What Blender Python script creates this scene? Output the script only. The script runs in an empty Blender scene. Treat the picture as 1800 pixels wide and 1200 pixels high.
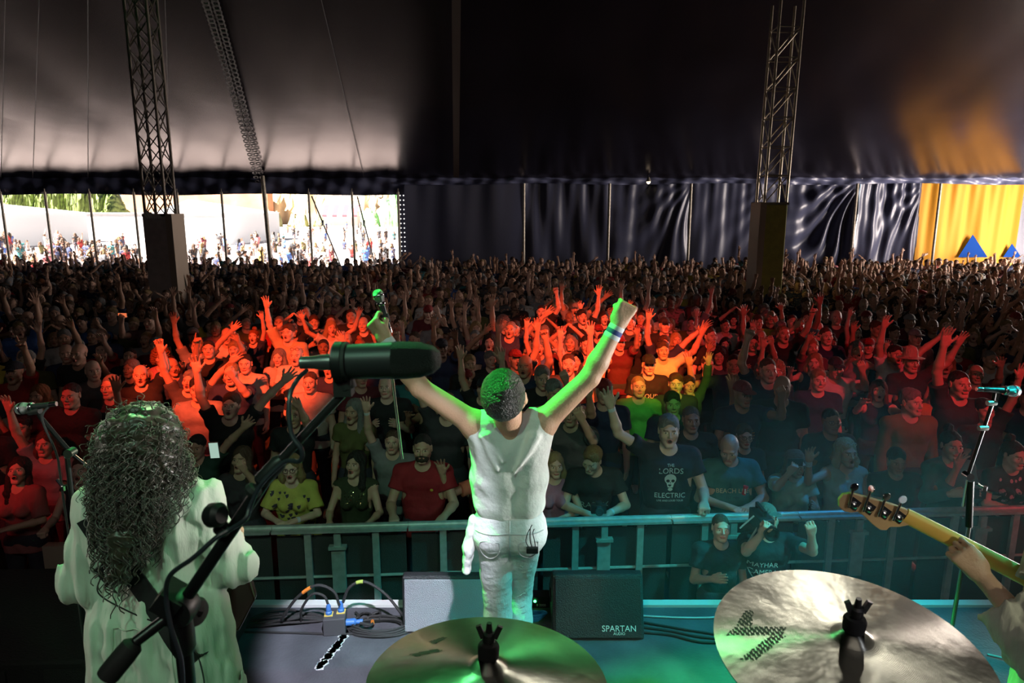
import bpy, math, random
import numpy as np
from mathutils import Vector, Matrix, Euler
from mathutils.bvhtree import BVHTree

R = random.Random(11)
NR = np.random.RandomState(5)
SC = bpy.context.scene
COL = SC.collection

# ------------------------------------------------------------------ camera
CAMZ = 3.45
PITCH = math.radians(10.85)
cd = bpy.data.cameras.new('camera'); cam = bpy.data.objects.new('camera', cd); COL.objects.link(cam)
cam.location = (0, 0, CAMZ); cam.rotation_euler = (math.radians(90) - PITCH, 0, 0)
cd.lens = 24; cd.sensor_width = 36; cd.clip_start = .05; cd.clip_end = 900
cd.dof.use_dof = True; cd.dof.focus_distance = 4.2; cd.dof.aperture_fstop = 8
SC.camera = cam

def ray(px, py):
    x = (px - 900) / 1200; y = (600 - py) / 1200
    c, s = math.cos(PITCH), math.sin(PITCH)
    return Vector((x, c + y * s, -s + y * c))
def P(px, py, Y):            # the place at distance Y along the tent seen at a pixel
    d = ray(px, py); return Vector((d.x * Y / d.y, Y, CAMZ + d.z * Y / d.y))
def PZ(px, py, z):           # the place at height z seen at a pixel
    d = ray(px, py); t = (z - CAMZ) / d.z; return Vector((d.x * t, d.y * t, z))

# ------------------------------------------------------------------ world, exposure, lights
SC.view_settings.view_transform = 'Standard'; SC.view_settings.look = 'None'
SC.view_settings.gamma = 1; SC.view_settings.exposure = 0.0; SC.view_settings.use_curve_mapping = False
SC.cycles.max_bounces = 5; SC.cycles.diffuse_bounces = 3; SC.cycles.glossy_bounces = 2
SC.cycles.transmission_bounces = 2; SC.cycles.transparent_max_bounces = 6; SC.cycles.volume_bounces = 0
SC.cycles.sample_clamp_indirect = 4.0; SC.cycles.use_adaptive_sampling = True; SC.cycles.adaptive_threshold = .03
SC.cycles.use_denoising = True; SC.cycles.blur_glossy = 1.0
SC.cycles.caustics_reflective = False; SC.cycles.caustics_refractive = False
w = bpy.data.worlds.new('world'); SC.world = w; w.use_nodes = True
nt = w.node_tree; bg = nt.nodes['Background']
sky = nt.nodes.new('ShaderNodeTexSky'); sky.sky_type = 'HOSEK_WILKIE'; sky.turbidity = 4
sky.sun_direction = (-.35, .45, .82)
nt.links.new(sky.outputs[0], bg.inputs[0]); bg.inputs[1].default_value = 3.2

def sun(name, rot, e, col):
    l = bpy.data.lights.new(name, 'SUN'); l.energy = e; l.color = col; l.angle = .01
    o = bpy.data.objects.new(name, l); COL.objects.link(o); o.rotation_euler = rot; return o
def spot(name, loc, target, e, col, size, blend=.3, rad=.08):
    l = bpy.data.lights.new(name, 'SPOT'); l.energy = e; l.color = col; l.spot_size = math.radians(size)
    l.spot_blend = blend; l.shadow_soft_size = rad
    o = bpy.data.objects.new(name, l); COL.objects.link(o); o.location = loc
    o.rotation_euler = (Vector(target) - Vector(loc)).to_track_quat('-Z', 'Y').to_euler(); return o
def area(name, loc, target, e, col, sx, sy):
    l = bpy.data.lights.new(name, 'AREA'); l.energy = e; l.color = col; l.shape = 'RECTANGLE'; l.size = sx; l.size_y = sy
    o = bpy.data.objects.new(name, l); COL.objects.link(o); o.location = loc
    o.rotation_euler = (Vector(target) - Vector(loc)).to_track_quat('-Z', 'Y').to_euler(); return o
#LIGHTS_BEGIN
SUN_DIR = Vector((.55, .38, -.74))
sun('sun', SUN_DIR.to_track_quat('-Z', 'Y').to_euler(), 58, (1, .93, .88))
# stage spotlights on the truss over the stage, plus added fill lamps
spot('red_spot', (-3.2, 0.5, 6.8), (-3.25, 8.6, 1.5), 11000, (1, .085, .025), 19, .45)
spot('red_spot', (1.0, 0.5, 6.8), (1.25, 9.6, 1.5), 12500, (1, .085, .025), 18, .5)
spot('deep_red_spot', (5.0, 0.5, 6.2), (4.0, 9.0, 1.4), 1500, (1, .03, .05), 24, .7)
spot('deep_red_spot', (7.0, 1.5, 5.0), (4.3, 5.6, 1.3), 420, (1, .03, .05), 18, .5)
spot('deep_red_spot', (-6.0, 1.5, 5.0), (-4.3, 5.8, 1.5), 700, (1, .03, .03), 20, .5)
spot('yellow_spot', (2.0, 0.3, 6.5), (1.75, 8.0, 1.5), 1400, (.85, 1, .05), 9, .5)
spot('green_spot', (1.8, 0.3, 6.5), (1.65, 7.0, 1.5), 700, (.05, 1, .1), 7, .5)
area('crowd_fill', (0, -2.5, 7.0), (0, 9, 1.0), 46, (1, .88, .78), 5, .6)  # added neutral fill that keeps the crowd faces visible
spot('green_profile', (-3.2, 4.3, 6.9), (-.05, 3.05, 2.80), 6200, (.03, 1, .10), 18, .6)
spot('green_profile', (-2.2, 5.0, 6.2), (-1.3, 2.4, 2.2), 620, (.1, 1, .25), 26, .4)
spot('white_side_light', (2.6, -1.0, 4.2), (-.1, 3.1, 2.1), 75, (.85, .87, 1), 24, .3)
spot('white_side_light', (3.9, 2.9, 2.0), (.1, 3.05, 2.65), 1100, (1, .95, .92), 26, .4)
spot('floor_light', (.7, -.7, 6.9), (-.84, 3.6, .95), 4600, (.86, .84, 1), 9.5, .25)
spot('teal_spot', (4.8, 2.4, 5.6), (1.3, 3.4, .9), 2100, (.02, .75, .72), 38, .8)
spot('blue_spot', (4.4, 5.4, 5.2), (1.7, 4.6, 1.0), 420, (.02, .35, .85), 38, .8)
spot('green_back_light', (-.9, 4.6, 6.4), (-.2, 1.1, 2.6), 300, (.15, 1, .3), 20, .5)
spot('cymbal_fill', (2.6, 4.8, 5.8), (.55, 1.1, 2.65), 210, (1, .93, .80), 20, .5)  # added lamp that brightens the cymbals
spot('warm_front_fill', (-2.0, -2.2, 4.8), (-1.3, 2.2, 2.2), 34, (1, .93, .80), 30, .5)  # added weak fill on the guitarist's back
spot('warm_side_fill', (-5.4, 1.4, 3.4), (-1.4, 2.35, 2.1), 170, (1, .95, .82), 26, .5)  # added grazing lamp that brings out the shirt folds
spot('green_side_light', (1.6, 1.2, 4.6), (-1.25, 2.3, 1.9), 60, (.25, 1, .45), 24, .6)
spot('hair_light', (-2.3, 5.4, 5.6), (-1.4, 2.42, 2.8), 330, (1, .85, .55), 9, .5)
spot('warm_front_fill', (3.6, -2.0, 4.2), (2.0, 2.0, 2.2), 260, (1, .96, .66), 20, .5)  # added fill for the bass player's hand and sleeve
spot('barrier_light', (-1.0, -1.5, 6.4), (-.6, 4.8, .9), 300, (.35, 1, .62), 34, .6)
spot('far_crowd_fill', (0, 0, 6.5), (-1, 21, 1.5), 400, (1, .80, .74), 42, 1)  # added dim fill that lifts the back of the crowd
spot('green_roof_light', (-2, 2, 5.5), (-4.5, 13.5, 9.6), 420, (.02, 1, .2), 44, 1)
area('doorway_daylight', (21.5, 20.5, 2.8), (4, 21.5, 2.6), 3000, (1, .86, .78), 5, 3.6)
#LIGHTS_END

# ------------------------------------------------------------------ helpers
def setp(o, label=None, cat=None, group=None, kind=None):
    if label: o['label'] = label
    if cat: o['category'] = cat
    if group: o['group'] = group
    if kind: o['kind'] = kind
    return o
def empty(name, loc=(0, 0, 0), rz=0, label=None, cat=None, group=None):
    o = bpy.data.objects.new(name, None); COL.objects.link(o); o.location = loc; o.rotation_euler = (0, 0, rz)
    o.empty_display_size = .1
    return setp(o, label, cat, group)
def link(name, me, parent=None, M=None):
    o = bpy.data.objects.new(name, me); COL.objects.link(o)
    if parent: o.parent = parent
    if M is not None: o.matrix_local = M
    return o
def two_bone(sh, wr, pole, a, b):
    d = wr - sh; L = min(d.length, (a + b) * .999); u = d.normalized(); x = (a * a - b * b + L * L) / (2 * L)
    h = math.sqrt(max(a * a - x * x, 0)); q = Vector(pole); q = (q - u * q.dot(u)).normalized()
    el = sh + u * x + q * h; return (el - sh).normalized(), (sh + u * L - el).normalized()
def mk_mesh(name, V, F, mat=None, smooth=True, attr=None):
    V = np.asarray(V, np.float32); F = np.asarray(F, np.int32)
    me = bpy.data.meshes.new(name); n = len(F); k = F.shape[1]
    me.vertices.add(len(V)); me.vertices.foreach_set('co', V.ravel())
    me.loops.add(n * k); me.loops.foreach_set('vertex_index', F.ravel())
    me.polygons.add(n); me.polygons.foreach_set('loop_start', np.arange(0, n * k, k, dtype=np.int32))
    me.polygons.foreach_set('use_smooth', np.full(n, smooth))
    if attr is not None:
        a = me.color_attributes.new('tint', 'FLOAT_COLOR', 'POINT')
        c = np.ones((len(V), 4), np.float32); c[:, :3] = attr; a.data.foreach_set('color', c.ravel())
    me.update(calc_edges=True)
    if mat: me.materials.append(mat)
    return me

def decim(me, ratio):
    o = bpy.data.objects.new('tmp', me); COL.objects.link(o); d = o.modifiers.new('d', 'DECIMATE'); d.ratio = ratio
    m2 = bpy.data.meshes.new_from_object(o.evaluated_get(bpy.context.evaluated_depsgraph_get())); bpy.data.objects.remove(o)
    n = me.name; bpy.data.meshes.remove(me); m2.name = n; return m2
def decim_vf(V, F, ratio):
    me = decim(mk_mesh('tmp', V, F), ratio); V = np.empty(len(me.vertices) * 3, np.float32); me.vertices.foreach_get('co', V)
    F = np.array([tuple(p.vertices)[:3] for p in me.polygons], np.int32); bpy.data.meshes.remove(me); return V.reshape(-1, 3).astype(float), F
class MB:                     # collects boxes, tubes and lathes into one mesh
    def __init__(s): s.v = []; s.f = []
    def add(s, vs, fs):
        n = len(s.v); s.v += [tuple(v) for v in vs]; s.f += [tuple(i + n for i in f) for f in fs]; return s
    def box(s, c, d, M=None, bev=0):
        x, y, z = [q / 2 for q in d]
        vs = [Vector((a * x, b * y, e * z)) for a in (-1, 1) for b in (-1, 1) for e in (-1, 1)]
        if M is not None: vs = [M @ v for v in vs]
        c = Vector(c)
        return s.add([v + c for v in vs], [(0, 1, 3, 2), (4, 6, 7, 5), (0, 4, 5, 1), (2, 3, 7, 6), (0, 2, 6, 4), (1, 5, 7, 3)])
    def tube(s, pts, r, seg=8, cap=True, closed=False):
        pts = [Vector(p) for p in pts]; n = len(pts)
        rr = r if isinstance(r, (list, tuple)) else [r] * n
        vs = []; prev = None
        for i, p in enumerate(pts):
            if closed: t = pts[(i + 1) % n] - pts[i - 1]
            else: t = pts[min(i + 1, n - 1)] - pts[max(i - 1, 0)]
            t.normalize()
            a = prev if prev is not None else (Vector((0, 0, 1)) if abs(t.z) < .9 else Vector((1, 0, 0)))
            u = (a - t * a.dot(t))
            if u.length < 1e-5: u = t.orthogonal()
            u.normalize(); w_ = t.cross(u); prev = u
            for j in range(seg):
                g = 2 * math.pi * j / seg; vs.append(p + (u * math.cos(g) + w_ * math.sin(g)) * rr[i])
        fs = []
        for i in range(n if closed else n - 1):
            for j in range(seg):
                a = i * seg + j; b = i * seg + (j + 1) % seg; i2 = (i + 1) % n
                fs.append((a, b, i2 * seg + (j + 1) % seg, i2 * seg + j))
        if cap and not closed:
            fs.append(tuple(range(seg - 1, -1, -1))); fs.append(tuple((n - 1) * seg + j for j in range(seg)))
        return s.add(vs, fs)
    def lathe(s, prof, seg=24, M=None, c=(0, 0, 0), cap=True):
        vs = []; c = Vector(c)
        for r, z in prof:
            for j in range(seg):
                g = 2 * math.pi * j / seg; v = Vector((r * math.cos(g), r * math.sin(g), z))
                if M is not None: v = M @ v
                vs.append(v + c)
        fs = [(i * seg + j, i * seg + (j + 1) % seg, (i + 1) * seg + (j + 1) % seg, (i + 1) * seg + j) for i in range(len(prof) - 1) for j in range(seg)]
        if cap: fs += [tuple(range(seg - 1, -1, -1)), tuple((len(prof) - 1) * seg + j for j in range(seg))]
        return s.add(vs, fs)
    def grid(s, fn, nu, nv):
        vs = [fn(i / nu, j / nv) for i in range(nu + 1) for j in range(nv + 1)]
        return s.add(vs, [(i * (nv + 1) + j, (i + 1) * (nv + 1) + j, (i + 1) * (nv + 1) + j + 1, i * (nv + 1) + j + 1) for i in range(nu) for j in range(nv)])
    def prism(s, poly, t, M=None, c=(0, 0, 0)):   # polygon in local XY, thickness t in Z
        n = len(poly); c = Vector(c)
        vs = [Vector((x, y, h)) for h in (-t / 2, t / 2) for x, y in poly]
        if M is not None: vs = [M @ v for v in vs]
        return s.add([v + c for v in vs], [tuple(range(n - 1, -1, -1)), tuple(range(n, 2 * n))] + [(i, (i + 1) % n, n + (i + 1) % n, n + i) for i in range(n)])
    def mesh(s, name, mat, smooth=False, auto=None):
        me = bpy.data.meshes.new(name); me.from_pydata([tuple(v) for v in s.v], [], s.f); me.update()
        if mat: me.materials.append(mat)
        if smooth:
            for p in me.polygons: p.use_smooth = True
            if auto:
                try: me.set_sharp_from_angle(angle=math.radians(auto))
                except Exception: pass
        return me
    def build(s, name, mat, parent=None, smooth=False, auto=35, loc=None, bevel=0):
        o = link(name, s.mesh(name, mat, smooth, auto), parent)
        if loc: o.location = loc
        if bevel:
            m = o.modifiers.new('bevel', 'BEVEL'); m.width = bevel; m.segments = 2; m.limit_method = 'ANGLE'
        return o
def rotto(d, roll=0):        # rotation matrix taking +Z to direction d
    return Vector(d).to_track_quat('Z', 'Y').to_matrix() @ Matrix.Rotation(roll, 3, 'Z')
def bez(pts, n=12):          # smooth path through points (Catmull-Rom)
    pts = [Vector(p) for p in pts]; out = []
    q = [pts[0] * 2 - pts[1]] + pts + [pts[-1] * 2 - pts[-2]]
    for i in range(1, len(q) - 2):
        for k in range(n):
            t = k / n; a, b, c, d = q[i - 1], q[i], q[i + 1], q[i + 2]
            out.append(.5 * ((2 * b) + (c - a) * t + (2 * a - 5 * b + 4 * c - d) * t * t + (3 * b - a - 3 * c + d) * t ** 3))
    return out + [pts[-1]]

# ------------------------------------------------------------------ materials
def mat(name, col, rough=.6, metal=0, bump=0, bscale=40, spec=.5, noise=0, nscale=8, emit=None, es=0, trans=None, sheen=0, objcol=False, attr=False, aniso=0, stretch=None, coat=0):
    m = bpy.data.materials.new(name); m.use_nodes = True; nt = m.node_tree; N = nt.nodes; L = nt.links
    b = N['Principled BSDF']; b.inputs['Roughness'].default_value = rough; b.inputs['Metallic'].default_value = metal
    b.inputs['Specular IOR Level'].default_value = spec; b.inputs['Base Color'].default_value = (*col, 1)
    if sheen: b.inputs['Sheen Weight'].default_value = sheen
    if coat: b.inputs['Coat Weight'].default_value = coat; b.inputs['Coat Roughness'].default_value = .15
    if aniso: b.inputs['Anisotropic'].default_value = aniso
    cur = None
    tc = N.new('ShaderNodeTexCoord')
    if objcol:
        oi = N.new('ShaderNodeObjectInfo'); cur = oi.outputs['Color']
    if attr:
        at = N.new('ShaderNodeAttribute'); at.attribute_name = 'tint'
        if cur is None: cur = at.outputs['Color']
        else:
            mx = N.new('ShaderNodeMix'); mx.data_type = 'RGBA'; mx.blend_type = 'MULTIPLY'; mx.inputs[0].default_value = 1
            L.new(cur, mx.inputs[6]); L.new(at.outputs['Color'], mx.inputs[7]); cur = mx.outputs[2]
    if noise:
        nz = N.new('ShaderNodeTexNoise'); nz.inputs['Scale'].default_value = nscale; nz.inputs['Detail'].default_value = 5
        src = tc.outputs['Object']
        if stretch:
            mp = N.new('ShaderNodeMapping'); mp.inputs['Scale'].default_value = stretch; L.new(src, mp.inputs[0]); src = mp.outputs[0]
        L.new(src, nz.inputs['Vector'])
        rr = N.new('ShaderNodeMapRange'); rr.inputs[1].default_value = .3; rr.inputs[2].default_value = .7
        rr.inputs[3].default_value = 1 - noise; rr.inputs[4].default_value = 1 + noise * .6; L.new(nz.outputs[0], rr.inputs[0])
        mx = N.new('ShaderNodeMix'); mx.data_type = 'RGBA'; mx.blend_type = 'MULTIPLY'; mx.inputs[0].default_value = 1
        if cur is None: mx.inputs[6].default_value = (*col, 1)
        else: L.new(cur, mx.inputs[6])
        L.new(rr.outputs[0], mx.inputs[7]); cur = mx.outputs[2]
    if cur is not None: L.new(cur, b.inputs['Base Color'])
    if bump:
        nz = N.new('ShaderNodeTexNoise'); nz.inputs['Scale'].default_value = bscale; nz.inputs['Detail'].default_value = 4
        src = tc.outputs['Object']
        if stretch:
            mp = N.new('ShaderNodeMapping'); mp.inputs['Scale'].default_value = stretch; L.new(src, mp.inputs[0]); src = mp.outputs[0]
        L.new(src, nz.inputs['Vector'])
        bp = N.new('ShaderNodeBump'); bp.inputs['Strength'].default_value = bump; bp.inputs['Distance'].default_value = .02
        L.new(nz.outputs[0], bp.inputs['Height']); L.new(bp.outputs[0], b.inputs['Normal'])
    if emit: b.inputs['Emission Color'].default_value = (*emit, 1); b.inputs['Emission Strength'].default_value = es
    if trans:                 # thin cloth or canvas that lets light through
        t = N.new('ShaderNodeBsdfTranslucent'); t.inputs[0].default_value = (*trans[0], 1)
        ms = N.new('ShaderNodeMixShader'); ms.inputs[0].default_value = trans[1]
        L.new(b.outputs[0], ms.inputs[1]); L.new(t.outputs[0], ms.inputs[2])
        L.new(ms.outputs[0], N['Material Output'].inputs[0])
    return m
M_SKIN = mat('skin', (.5, .3, .22), .5, objcol=True, attr=True, bump=.15, bscale=90)
M_CLOTH = mat('crowd_cloth', (.1, .1, .1), .85, objcol=True, bump=.5, bscale=14, noise=.15, nscale=9)
M_HAIR = mat('crowd_hair', (.1, .08, .05), .75, objcol=True, bump=.8, bscale=60, stretch=(1, 1, .25))
M_MASS = mat('crowd_mass', (.1, .1, .1), .8, attr=True)
M_BLACKP = mat('black_plastic', (.012, .012, .013), .45)
M_BLACKM = mat('black_metal', (.015, .015, .016), .3, metal=.3)
M_CHROME = mat('chrome', (.7, .7, .72), .18, metal=1)
M_ALU = mat('aluminium', (.55, .56, .56), .35, metal=.85, noise=.2, nscale=20)
M_RUBBER = mat('rubber', (.02, .02, .02), .7)
M_WHITEPRINT = mat('white_print', (.75, .78, .75), .8)
# ------------------------------------------------------------------ smooth solids on a grid
class Fld:
    def __init__(s): s.p = []
    def cone(s, a, b, r1, r2=None, k=.02, op='+', S=None):
        s.p.append(['c', op, k, np.array(a, float), np.array(b, float), r1, r1 if r2 is None else r2, None if S is None else np.array(S, float)]); return s
    def ell(s, c, r, rot=None, k=.02, op='+'):
        s.p.append(['e', op, k, np.array(c, float), np.array(r, float), np.eye(3) if rot is None else np.array(rot)]); return s
    def sph(s, c, r, k=.02, op='+'): return s.cone(c, c, r, r, k, op)
    def plane(s, n, d, k=.0, c=None, rad=None):   # keep n.p < d (within rad of c)
        s.p.append(['p', 'x', k, np.array(n, float), d, c, rad]); return s
    def noise(s, amp, fr, seed=0, box=None):
        s.p.append(['n', 'n', 0, amp, fr, seed, box]); return s
    def add(s, o, M=None, op=None, grow=0, scale=1):
        Rm = np.eye(3) if M is None else np.array(M.to_3x3()); sm = np.linalg.norm(Rm[:, 0]); Rm = Rm / sm; scale = scale * sm; T = np.zeros(3) if M is None else np.array(M.translation)
        for q in o.p:
            q = list(q)
            if q[0] == 'c': q[3] = Rm @ (q[3] * scale) + T; q[4] = Rm @ (q[4] * scale) + T; q[5] = q[5] * scale + grow; q[6] = q[6] * scale + grow
            elif q[0] == 'e': q[3] = Rm @ (q[3] * scale) + T; q[4] = q[4] * scale + grow; q[5] = Rm @ q[5]
            elif q[0] == 'p':
                n = Rm @ q[3]; q[4] = q[4] * scale + n @ T; q[3] = n
                if q[5] is not None: q[5] = Rm @ (np.array(q[5]) * scale) + T
            if op and q[1] == '+': q[1] = op
            s.p.append(q)
        return s
    def bounds(s):
        lo = np.full(3, 9.); hi = np.full(3, -9.)
        for q in s.p:
            if q[1] != '+': continue
            if q[0] == 'c': r = max(q[5], q[6]); a = np.minimum(q[3], q[4]) - r; b = np.maximum(q[3], q[4]) + r
            elif q[0] == 'e': e = np.abs(q[5]) @ q[4]; a = q[3] - e; b = q[3] + e
            else: continue
            lo = np.minimum(lo, a); hi = np.maximum(hi, b)
        return lo, hi
def axis(lo, hi, h, fine=None):    # fine: list of (centre, half width, spacing)
    out = [lo]; 
    while out[-1] < hi:
        x = out[-1]; s = h
        for c, w_, hf in (fine or []):
            d = abs(x - c) - w_
            s = min(s, hf if d < 0 else hf + d * .12)
        out.append(x + s)
    return np.array(out, np.float64)
def solve(f, h, fine=((), (), ())):
    lo, hi = f.bounds(); m = h * 1.5 + .012
    g = [axis(lo[i] - m, hi[i] + m, h, fine[i]) for i in range(3)]
    F = np.full([len(a) for a in g], .15, np.float32)
    hm = [max(np.max(np.diff(a)) if len(a) > 1 else h, h) for a in g]
    for q in f.p:
        if q[0] == 'n':
            amp, fr, sd, box = q[3:]
            X, Y, Z = g[0][:, None, None], g[1][None, :, None], g[2][None, None, :]
            rs = np.random.RandomState(sd); w_ = 0
            for i in range(6):
                d = rs.randn(3) * np.array(fr) * (1 + i * .35); ph = rs.rand() * 6.28
                w_ = w_ + np.sin(X * d[0] + Y * d[1] + Z * d[2] + ph) / (1 + i * .4)
            wgt = 1
            if box: wgt = np.clip((box[1] - Z) / .08, 0, 1) * np.clip((Z - box[0]) / .08, 0, 1)
            F += (w_ * amp / 2.2 * wgt).astype(np.float32); continue
        if q[0] == 'p':
            n, d, c, rad = q[3:]
            X, Y, Z = g[0][:, None, None], g[1][None, :, None], g[2][None, None, :]
            D = X * n[0] + Y * n[1] + Z * n[2] - d
            if c is not None:
                Q = np.sqrt((X - c[0]) ** 2 + (Y - c[1]) ** 2 + (Z - c[2]) ** 2) - rad
                D = np.minimum(D, -Q)
            F = np.maximum(F, D.astype(np.float32)); continue
        k = q[2]; mg = k + max(hm) * 1.2 + .003
        if q[0] == 'c':
            a, b, r1, r2, S = q[3:]; r = max(r1, r2)
            bl = np.minimum(a, b) - r - mg; bh = np.maximum(a, b) + r + mg
        else:
            c, rr, Ro = q[3:]; e = np.abs(Ro) @ rr; bl = c - e - mg; bh = c + e + mg
        sl = tuple(slice(max(0, np.searchsorted(g[i], bl[i])), np.searchsorted(g[i], bh[i])) for i in range(3))
        X = g[0][sl[0]][:, None, None]; Y = g[1][sl[1]][None, :, None]; Z = g[2][sl[2]][None, None, :]
        if X.size == 0 or Y.size == 0 or Z.size == 0: continue
        if q[0] == 'c':
            s3 = np.ones(3) if S is None else S
            ab = (b - a) * s3; L2 = max(ab @ ab, 1e-9)
            px, py, pz = (X - a[0]) * s3[0], (Y - a[1]) * s3[1], (Z - a[2]) * s3[2]
            t = np.clip((px * ab[0] + py * ab[1] + pz * ab[2]) / L2, 0, 1)
            D = np.sqrt((px - t * ab[0]) ** 2 + (py - t * ab[1]) ** 2 + (pz - t * ab[2]) ** 2) - (r1 + t * (r2 - r1))
        else:
            px, py, pz = X - c[0], Y - c[1], Z - c[2]
            u = px * Ro[0, 0] + py * Ro[1, 0] + pz * Ro[2, 0]; v = px * Ro[0, 1] + py * Ro[1, 1] + pz * Ro[2, 1]; z = px * Ro[0, 2] + py * Ro[1, 2] + pz * Ro[2, 2]
            k0 = np.sqrt((u / rr[0]) ** 2 + (v / rr[1]) ** 2 + (z / rr[2]) ** 2)
            k1 = np.sqrt((u / rr[0] ** 2) ** 2 + (v / rr[1] ** 2) ** 2 + (z / rr[2] ** 2) ** 2)
            D = k0 * (k0 - 1) / np.maximum(k1, 1e-6)
        D = D.astype(np.float32); A = F[sl]; kk = max(k, 1e-4)
        if q[1] == '+':
            hh = np.maximum(kk - np.abs(A - D), 0) / kk; F[sl] = np.minimum(A, D) - hh * hh * kk * .25
        elif q[1] == '-':
            D = -D; hh = np.maximum(kk - np.abs(A - D), 0) / kk; F[sl] = np.maximum(A, D) + hh * hh * kk * .25
    return nets(F, g)
C8 = [(0, 0, 0), (1, 0, 0), (0, 1, 0), (1, 1, 0), (0, 0, 1), (1, 0, 1), (0, 1, 1), (1, 1, 1)]
E12 = [(0, 1), (2, 3), (4, 5), (6, 7), (0, 2), (1, 3), (4, 6), (5, 7), (0, 4), (1, 5), (2, 6), (3, 7)]
def nets(F, g):
    F[0], F[-1] = .1, .1; F[:, 0], F[:, -1] = .1, .1; F[:, :, 0], F[:, :, -1] = .1, .1
    S = F < 0; n = S.shape
    cnt = np.zeros([q - 1 for q in n], np.uint8)
    for o in C8: cnt += S[o[0]:n[0] - 1 + o[0], o[1]:n[1] - 1 + o[1], o[2]:n[2] - 1 + o[2]]
    I = np.argwhere((cnt > 0) & (cnt < 8))
    ids = np.full(cnt.shape, -1, np.int32); ids[I[:, 0], I[:, 1], I[:, 2]] = np.arange(len(I))
    val = []; pos = []
    for o in C8:
        J = I + np.array(o); val.append(F[J[:, 0], J[:, 1], J[:, 2]])
        pos.append(np.stack([g[0][J[:, 0]], g[1][J[:, 1]], g[2][J[:, 2]]], 1))
    acc = np.zeros((len(I), 3)); c = np.zeros(len(I))
    for a, b in E12:
        va, vb = val[a], val[b]; x = (va < 0) != (vb < 0)
        t = np.where(x, va / np.where(x, va - vb, 1), 0)[:, None]
        acc += np.where(x[:, None], pos[a] + t * (pos[b] - pos[a]), 0); c += x
    V = acc / c[:, None]
    Q = []
    for ax in range(3):
        u, v = [(1, 2), (2, 0), (0, 1)][ax]
        sa = [slice(None)] * 3; sb = [slice(None)] * 3; sa[ax] = slice(0, -1); sb[ax] = slice(1, None)
        A, B = S[tuple(sa)], S[tuple(sb)]; E = np.argwhere(A != B)
        E = E[(E[:, u] > 0) & (E[:, v] > 0) & (E[:, u] < n[u] - 1) & (E[:, v] < n[v] - 1)]
        fl = A[E[:, 0], E[:, 1], E[:, 2]]
        du = np.zeros(3, int); du[u] = 1; dv = np.zeros(3, int); dv[v] = 1
        gt = lambda J: ids[J[:, 0], J[:, 1], J[:, 2]]
        q = np.stack([gt(E - du - dv), gt(E - dv), gt(E), gt(E - du)], 1)
        q[~fl] = q[~fl][:, ::-1]; Q.append(q)
    return V, np.concatenate(Q)

# ------------------------------------------------------------------ human anatomy (facing -Y, left side at +X)
def mrot(M, ax, deg): return M @ Matrix.Rotation(math.radians(deg), 4, ax)
def head_field(mouth=0, male=True):    # origin at the centre of the head, 0.235 tall
    f = Fld(); j = 1.06 if male else .93
    f.ell((0, .018, .035), (.075, .093, .086), k=.01)
    f.ell((0, -.028, -.025), (.060 * j, .062, .088), k=.03)
    f.cone((-.052 * j, .0, -.045), (-.020 * j, -.064, -.094), .017, .017, k=.025); f.cone((.052 * j, 0, -.045), (.020 * j, -.064, -.094), .017, .017, k=.025)
    f.cone((-.014, -.073, -.098 - mouth * .008), (.014, -.073, -.098 - mouth * .008), .016, k=.02)
    f.ell((0, .02, -.07), (.05, .06, .06), k=.02)
    f.cone((-.034, -.080, .024), (.034, -.080, .024), .011, k=.018)
    for s in (-1, 1):
        f.sph((s * .043, -.058, -.022), .024, k=.02)
        f.sph((s * .031, -.097, .004), .0135, k=.012, op='-')
        f.sph((s * .031, -.0745, .004), .0135, k=.004)
    f.cone((0, -.088, .012), (0, -.111, -.024), .007, .0105, k=.010)
    f.cone((-.0105, -.099, -.030), (.0105, -.099, -.030), .0085, k=.006)
    if mouth:
        f.ell((0, -.096, -.062), (.021, .016, .016), k=.012)
        f.ell((0, -.104, -.062), (.017, .022, .005 + .008 * mouth), k=.003, op='-')
    else:
        f.cone((-.020, -.090, -.0565), (.020, -.090, -.0565), .0065, k=.006)
        f.cone((-.017, -.089, -.066), (.017, -.089, -.066), .0075, k=.006)
        f.cone((-.022, -.101, -.0612), (.022, -.101, -.0612), .0022, k=.004, op='-')
    for s in (-1, 1):
        f.ell((s * .077, .012, .0), (.009, .018, .031), rot=Matrix.Rotation(s * .25, 3, 'Z'), k=.008)
        f.ell((s * .084, .006, .002), (.006, .009, .016), k=.004, op='-')
    return f
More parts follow.
